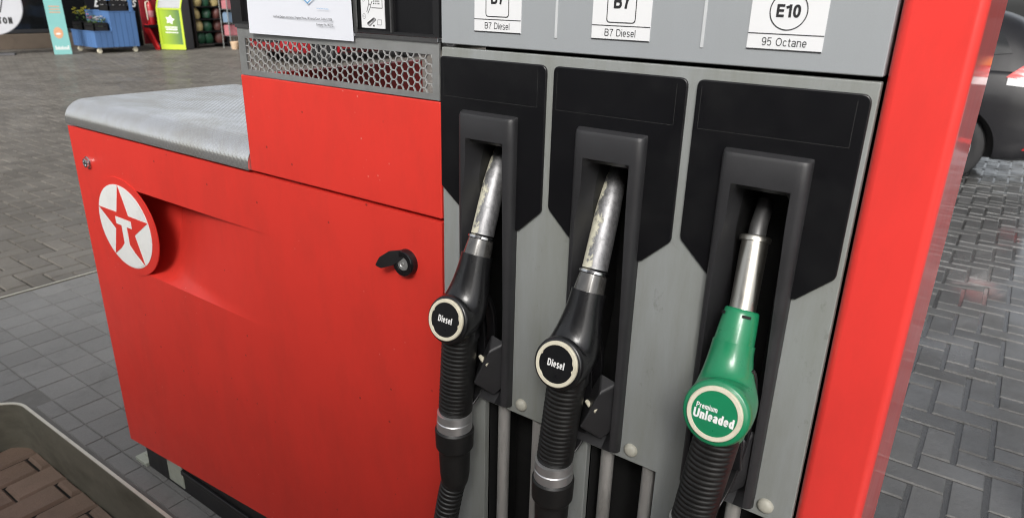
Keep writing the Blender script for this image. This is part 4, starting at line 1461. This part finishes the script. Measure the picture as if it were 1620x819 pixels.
# teal board
tb = thing("advertising_board", "tall narrow teal board leaning beside the blue planter", "board", (-17.3, 6.46, 0), Q - .2)
MB().add([(x, y, z) for z, yo in ((0, 0), (1.45, .12)) for y in (yo, yo + .025) for x in (-.17, .17)], [(0, 2, 3, 1), (4, 5, 7, 6), (0, 1, 5, 4), (2, 6, 7, 3), (0, 4, 6, 2), (1, 3, 7, 5)]).build("panel", 'teal', tb, bevel=.003)
mb = MB()
def tbp(x, z, l=.002):
    return (x, .12 * z / 1.45 - l, z)
def blob(cx, cz, rx, rz, mi, l):
    mb.face([tbp(cx + rx * cos(2 * pi * k / 14), cz + rz * sin(2 * pi * k / 14), l) for k in range(14)], mi)
blob(-.015, .45, .09, .12, 0, .002)
blob(-.02, .43, .05, .02, 1, .0028)
mb.build("picture", ['orange_print', 'ink_white'], tb)
mb = MB()
for k in range(9):
    x0 = -.13 + k * .030
    mb.face([tbp(x0, .10), tbp(x0 + .022, .10), tbp(x0 + .022, .155 + .03 * (k in (0, 4, 8))), tbp(x0, .155 + .03 * (k in (0, 2, 8)))], 1)
mb.build("lettering", ['orange_print', 'ink_white'], tb)
mb = MB()
for r in range(3):
    for k in range(5):
        x0 = -.10 + k * .042
        mb.face([tbp(x0, .86 + r * .06), tbp(x0 + .033, .86 + r * .06), tbp(x0 + .033, .885 + r * .06), tbp(x0, .885 + r * .06)], 2)
mb.build("small_print", ['orange_print', 'ink_white', 'orange_print'], tb)

# blue stepped planter cart on castors
PC = (-17.55, 7.55, 0)
pc = thing("planter_cart", "blue boarded two tier planter cart on pale castors", "planter cart", PC)
def boards(mb, x0, x1, y0, y1, z0, z1):
    mb.box(x0 + .012, x1 - .012, y0 + .012, y1 - .012, z0, z1 - .01, 1)
    nb = max(2, round((y1 - y0) / .115))
    for i in range(nb):
        a, b = y0 + (y1 - y0) * i / nb, y0 + (y1 - y0) * (i + 1) / nb
        for xa, xb in ((x1 - .014, x1), (x0, x0 + .014)):
            mb.box(xa, xb, a + .004, b - .004, z0, z1)
    nb = max(2, round((x1 - x0) / .115))
    for i in range(nb):
        a, b = x0 + (x1 - x0) * i / nb, x0 + (x1 - x0) * (i + 1) / nb
        for ya, yb in ((y0, y0 + .0135), (y1 - .0135, y1)):
            mb.box(a + .004, b - .004, ya, yb, z0, z1)
    mb.box(x0 - .008, x1 + .008, y0 - .008, y1 + .008, z1 + .0005, z1 + .022)
mb = MB()
boards(mb, -18.1, -17.0, 7.05, 7.42, .13, .46)
mb.build("low_trough", ['blue_wood', 'blue_gap'], pc, PC)
mb = MB()
boards(mb, -18.1, -17.0, 7.43, 8.02, .13, .88)
mb.build("tall_trough", ['blue_wood', 'blue_gap'], pc, PC)
MB().box(-17.09, -17.02, 7.93, 8.00, .904, 1.75).box(-18.08, -18.01, 7.93, 8.00, .904, 1.75).build("post", 'blue_wood', pc, PC, bevel=.004)
for x in (-17.08, -18.0):
    for y in (7.13, 7.94):
        MB().lathe((x - .015, y, .055), (1, 0, 0), [(-.002, .03), (0, .053), (.006, .056), (.026, .056), (.032, .053), (.034, .03)], 20).box(x - .03, x + .03, y - .03, y + .03, .10, .128).build("castor", 'cream', pc, PC, smooth=40)
def crate(x0, x1, y0, y1, z, h, label):
    mb = MB()
    plate_t = .018
    mb.box(x0, x1, y0, y1, z, z + .02)
    for a in ((x0, x0 + plate_t, y0, y1), (x1 - plate_t, x1, y0, y1), (x0 + plate_t, x1 - plate_t, y0, y0 + plate_t), (x0 + plate_t, x1 - plate_t, y1 - plate_t, y1)):
        mb.box(*a, z + .02, z + h * .55)
        mb.box(*a, z + h * .62, z + h)
    for a in (x0, x1 - .03):
        for b in (y0, y1 - .03):
            mb.box(a, a + .03, b, b + .03, z + .019, z + h * .99)
    o_ = mb.build("crate", 'black', None, ((x0 + x1) / 2, (y0 + y1) / 2, z))
    tag(o_, label, "crate", "black plant crates on the planter cart")
crate(-17.50, -17.04, 7.07, 7.40, .484, .17, "black crate at the front of the low blue tier, under the pale flowers")
crate(-18.05, -17.56, 7.07, 7.40, .484, .17, "black crate at the back of the low blue tier, under yellow flowers")
crate(-17.48, -17.04, 7.46, 7.90, .904, .22, "black crate standing on the high front edge of the blue planter")
def flowers(name, label, x, y, z, col, nfl, hgt, sp, seed):
    random.seed(seed)
    r = thing(name, label, "flowers", (x, y, z), 0, "flowers on the planter cart")
    fo, fl = MB(), MB()
    for k in range(90):
        a, rr = random.uniform(0, 2 * pi), sp * sqrt(random.random())
        p_2 = Vector((rr * cos(a), rr * sin(a), random.uniform(.02, hgt)))
        d = Vector((random.uniform(-1, 1), random.uniform(-1, 1), random.uniform(.0, 1))).normalized()
        e = d.orthogonal().normalized()
        l = random.uniform(.03, .06)
        fo.face([p_2, p_2 + d * l * .5 + e * l * .25, p_2 + d * l, p_2 + d * l * .5 - e * l * .25])
    for k in range(nfl):
        a, rr = random.uniform(0, 2 * pi), sp * sqrt(random.random())
        c_2 = Vector((rr * cos(a), rr * sin(a), hgt * random.uniform(.75, 1.15)))
        for q_2 in range(6):
            aa = 2 * pi * q_2 / 6
            d = Vector((cos(aa), sin(aa), .7)).normalized()
            e = d.cross(Vector((0, 0, 1))).normalized()
            fl.face([c_2, c_2 + d * .022 + e * .016, c_2 + d * .045, c_2 + d * .022 - e * .016])
    fo.build("leaves", 'leaf', r)
    fl.build("petals", col, r)
flowers("flower_plant", "white flowering plant at the front of the low blue tier", -17.2, 7.28, .51, 'petal_white', 16, .24, .12, 1)
flowers("flower_plant", "pink flowering plant just behind the white flowers", -17.38, 7.22, .51, 'petal_pink', 10, .28, .10, 2)
flowers("flower_plant", "yellow flowering plant at the back of the low blue tier", -17.75, 7.20, .51, 'petal_yellow', 26, .40, .17, 3)

# black board with script lettering
bb = thing("black_board", "black board with white script lettering behind the blue planter", "board", (-18.35, 8.2, 0), Q)
MB().box(-.62, .62, 0, .03, .03, 1.35).build("panel", 'black_panel', bb, bevel=.004)
mb = MB().text("Bewley's", 0.34, (0.06, -.003, 1.06), (1, 0, 0), (0, 0, 1), 0, 0.012, 0.86, 'CENTER', 0.0, 0.35)
mb.strip([(-.10, .84), (.20, .83), (.47, .93)], .018, False, lambda p, l: (p.x, -.003 - l, p.y), 0, 0)
mb.word("4", .1, (.2, -.003, .68), (1, 0, 0), (0, 0, 1), 0)
mb.strip([(.17, .62), (.19, .72)], .03, False, lambda p, l: (p.x, -.003 - l, p.y), 0, 0)
mb.strip([(.14, .67), (.23, .66)], .02, False, lambda p, l: (p.x, -.0034 - l, p.y), 0, 0)
mb.build("lettering", 'ink_white', bb)
MB().box(-.5, -.44, .03, .30, 0, .04).box(.44, .5, .03, .30, 0, .04).build("foot", 'black', bb)

# fire point: red stand and two extinguishers
fp = thing("fire_stand", "red plastic fire extinguisher stand beside the lime green bin", "stand", (-17.75, 8.86, 0), Q)
MB().box(-.30, .30, .02, .05, .12, 1.5).build("back_panel", 'dark_red', fp, bevel=.008)
MB().box(-.28, .28, -.22, .02, .50, .56).build("shelf", 'black', fp, bevel=.008)
for x in (-.27, .22):
    MB().add([(x + dx, y, z) for dx in (0, .06) for y, z in ((.02, .58), (-.10, .58), (-.48, .06), (-.48, .0), (-.36, .0), (.02, .42))],
             [(0, 1, 2, 3, 4, 5), (11, 10, 9, 8, 7, 6)] + [(i, i + 6, (i + 1) % 6 + 6, (i + 1) % 6) for i in range(6)]).build("leg", 'stand_red', fp, weld=True, bevel=.008)
for x, lab in ((-.13, "red fire extinguisher with white label nearer the planter on the red stand"), (.14, "red fire extinguisher nearer the lime bin on the red stand")):
    fe = thing("fire_extinguisher", lab, "fire extinguisher", (-17.64, 8.86 + x, .561), Q, "extinguishers on the fire stand")
    MB().lathe((0, 0, 0), (0, 0, 1), [(0, .07), (.01, .082), (.42, .082), (.48, .06), (.52, .026), (.56, .024)], 24).build("cylinder", 'ext_red', fe, smooth=40)
    MB().lathe((0, 0, .18), (0, 0, 1), [(0, .0825), (.001, .0832), (.15, .0832), (.151, .0825)], 24).build("label_band", 'pack_pink', fe, smooth=40)
    MB().box(-.02, .02, -.09, .03, .561, .58).box(-.02, .02, -.10, .03, .60, .612).build("handle", 'black', fe, bevel=.003)
    MB().tube([(-.02, 0, .55), (-.10, -.02, .52), (-.115, -.04, .40), (-.11, -.05, .12)], .013, 10).build("hose", 'cream' if x < 0 else 'black', fe, smooth=60)

# lime bin
lb = thing("recycling_bin", "lime green bin with a white star emblem and grey sides", "bin", (-17.25, 9.12, 0), radians(38))
prb = [(-.30, 0), (-.30, .96), (-.02, 1.34), (.25, 1.34), (.25, 0)]
MB().add([(x, y, z) for x in (-.28, .28) for y, z in prb], [(0, 1, 2, 3, 4), (9, 8, 7, 6, 5)] + [(i, i + 5, (i + 1) % 5 + 5, (i + 1) % 5) for i in range(5)]).build("casing", 'bin_grey', lb, weld=True, bevel=.012)
mb = plate(MB(), [-.295, -.245, .245, .295], [0.012, .13, .93, .965], [(-.245, .245, .13, .93)], -.325, -.302)
mb.add([(x, y, z) for x in (-.295, -.262) for y, z in ((-.325, .966), (-.302, .966), (-.035, 1.36), (-.055, 1.36))], [(0, 1, 2, 3), (7, 6, 5, 4), (0, 4, 5, 1), (1, 5, 6, 2), (2, 6, 7, 3), (3, 7, 4, 0)])
mb.add([(x, y, z) for x in (.262, .295) for y, z in ((-.325, .966), (-.302, .966), (-.035, 1.36), (-.055, 1.36))], [(0, 1, 2, 3), (7, 6, 5, 4), (0, 4, 5, 1), (1, 5, 6, 2), (2, 6, 7, 3), (3, 7, 4, 0)])
MBf = mb.build("frame", 'lime', lb, bevel=.004)
MB().add([(-.26, -.306, .97), (.26, -.306, .97), (.26, -.04, 1.345), (-.26, -.04, 1.345)], [(0, 1, 2, 3)]).build("hopper", 'bin_top', lb)
mb = MB().box(-.2445, .2445, -.312, -.3025, .1305, .9295, 0)
st_ = []
for k in range(5):
    st_ += [(.0 + .115 * cos(radians(78 + 72 * k)), .70 + .115 * sin(radians(78 + 72 * k))), (.0 + .062 * cos(radians(114 + 72 * k)), .70 + .062 * sin(radians(114 + 72 * k)))]
mb.face([(x, -.3135, z) for x, z in st_], 1)
for r, (x0, x1, z0, z1) in enumerate(((-.14, .15, .515, .545), (-.12, .13, .46, .50), (-.14, .15, .395, .42))):
    x = x0
    random.seed(20 + r)
    while x < x1:
        w_ = random.uniform(.014, .028)
        mb.face([(x, -.3135, z0), (x + w_, -.3135, z0), (x + w_, -.3135, z1), (x, -.3135, z1)], 1)
        x += w_ + .006
mb.build("front_panel", ['green_print', 'ink_white'], lb)

# dark rack of sacks
DR = thing("display_rack", "tall dark rack filled with sacks between the bin and the wire rack", "rack", (-17.55, 10.06, 0), Q + .06)
mb = MB().box(-.50, .50, .30, .33, .05, 1.9).box(-.50, -.44, -.30, .30, .0, 1.9).box(.44, .50, -.30, .30, .0, 1.9)
mb.build("frame", 'black_panel', DR, bevel=.006)
for z in (.10, .40, .70, 1.0, 1.3):
    MB().box(-.439, .439, -.28, .299, z - .02, z).build("shelf", 'black', DR)
random.seed(5)
def sack(x, z, mat, label):
    r = random.uniform(.95, 1.1)
    rings = []
    for k in range(7):
        t = k / 6
        f = .55 + .45 * sin(pi * min(1, .12 + t * .8))
        rings.append([(.125 * r * f * cos(a) * (1 + .12 * sin(3 * a + x * 9)), .13 * f * sin(a) * (1 + .10 * cos(2 * a + z * 7)), t * .26 * r) for a in [2 * pi * q_ / 16 for q_ in range(16)]])
    o_ = MB().loft(rings).build("sack", mat, None, smooth=50)
    c, s_1 = cos(Q + .06), sin(Q + .06)
    o_.location = (-17.55 + x * c + .12 * s_1, 10.06 + x * s_1 - .12 * c, z)
    o_.rotation_euler = (random.uniform(-.25, .25), random.uniform(-.3, .3), Q + random.uniform(-.5, .5))
    tag(o_, label, "sack", "sacks in the dark rack")
for r, (z, nm) in enumerate(((.10, "lowest"), (.40, "second lowest"), (.70, "middle"), (1.0, "second highest"))):
    for c, (x, side) in enumerate(((-.28, "bin side"), (.0, "centre"), (.28, "wire rack side"))):
        mat = (('bag_green', 'bag_green', 'bag_red'), ('bag_cream', 'bag_green', 'bag_red'), ('bag_cream', 'bag_green', 'bag_red'), ('bag_cream', 'bag_green', 'bag_cream'))[r][c]
        word = {'bag_green': 'dark green', 'bag_cream': 'cream', 'bag_red': 'dull red'}[mat]
        sack(x, z, mat, "%s sack on the %s shelf of the dark rack, %s" % (word, nm, {'bin side': 'nearest the bin', 'centre': 'in the centre', 'wire rack side': 'nearest the wire rack'}[side]))

# wire rack with packs
WO = (-16.75, 10.30, 0)
wr = thing("wire_rack", "grey wire rack of packets just left of the dispenser", "rack", WO, Q)
mb = MB()
for x in (-.16, .16):
    for y in (-.16, .16):
        mb.tube([(x, y, 0), (x, y, 1.8)], .014, 8)
mb.build("upright", 'wire', wr, smooth=60)
for z in (.30, .62, .94, 1.26):
    mb = MB()
    for k in range(7):
        mb.tube([(-.16, -.16 + .32 * k / 6, z), (.16, -.16 + .32 * k / 6, z)], .005, 6)
        mb.tube([(-.16 + .32 * k / 6, -.16, z + .008), (-.16 + .32 * k / 6, .16, z + .008)], .005, 6)
    mb.build("wire_shelf", 'wire', wr, smooth=60)
for z, mat, w_, lab in ((.315, 'pack_pink', .24, "pink"), (.635, 'pack_blue', .22, "blue"), (.955, 'pack_pink', .20, "red and pink"), (1.275, 'pack_tan', .17, "tan")):
    o_ = MB().box(-.14, .14, -.10, .10, 0, w_).box(-.13, .13, -.09, .09, w_ + .0005, w_ + .018).build("packet", mat, None, bevel=.01)
    o_.location = (WO[0], WO[1], z)
    o_.rotation_euler = (0, 0, Q)
    tag(o_, "%s packet on its own shelf of the wire rack" % lab if lab != "pink" else "plain pink packet on the lowest shelf of the wire rack", "packet", "packets on the wire rack")
for x, y, lab in ((-16.45, 10.15, "cream pot on the ground in front of the wire rack, nearer the dark rack"), (-16.42, 10.36, "cream pot on the ground in front of the wire rack, nearer the dispenser")):
    o_ = MB().lathe((0, 0, 0), (0, 0, 1), [(0, .075), (.005, .078), (.15, .10), (.17, .108), (.185, .108), (.185, .095), (.13, .088)], 24).build("pot", 'pot_cream', None, smooth=40)
    o_.location = (x, y, 0)
    tag(o_, lab, "pot", "pots by the wire rack")

# red guard post by the lane
gp_ = thing("guard_post", "red steel guard post just in the bottom right corner", "guard post", (0.47, 1.42, 0))
MB().lathe((0, 0, 0), (0, 0, 1), [(.012, .057), (.80, .057), (.83, .050), (.845, .03), (.85, 0)], 32).build("post", 'red_gloss', gp_, smooth=40)
MB().lathe((0, 0, 0), (0, 0, 1), [(0, .10), (.012, .10), (.0121, .06)], 32).build("foot_plate", 'steel', gp_, smooth=40)
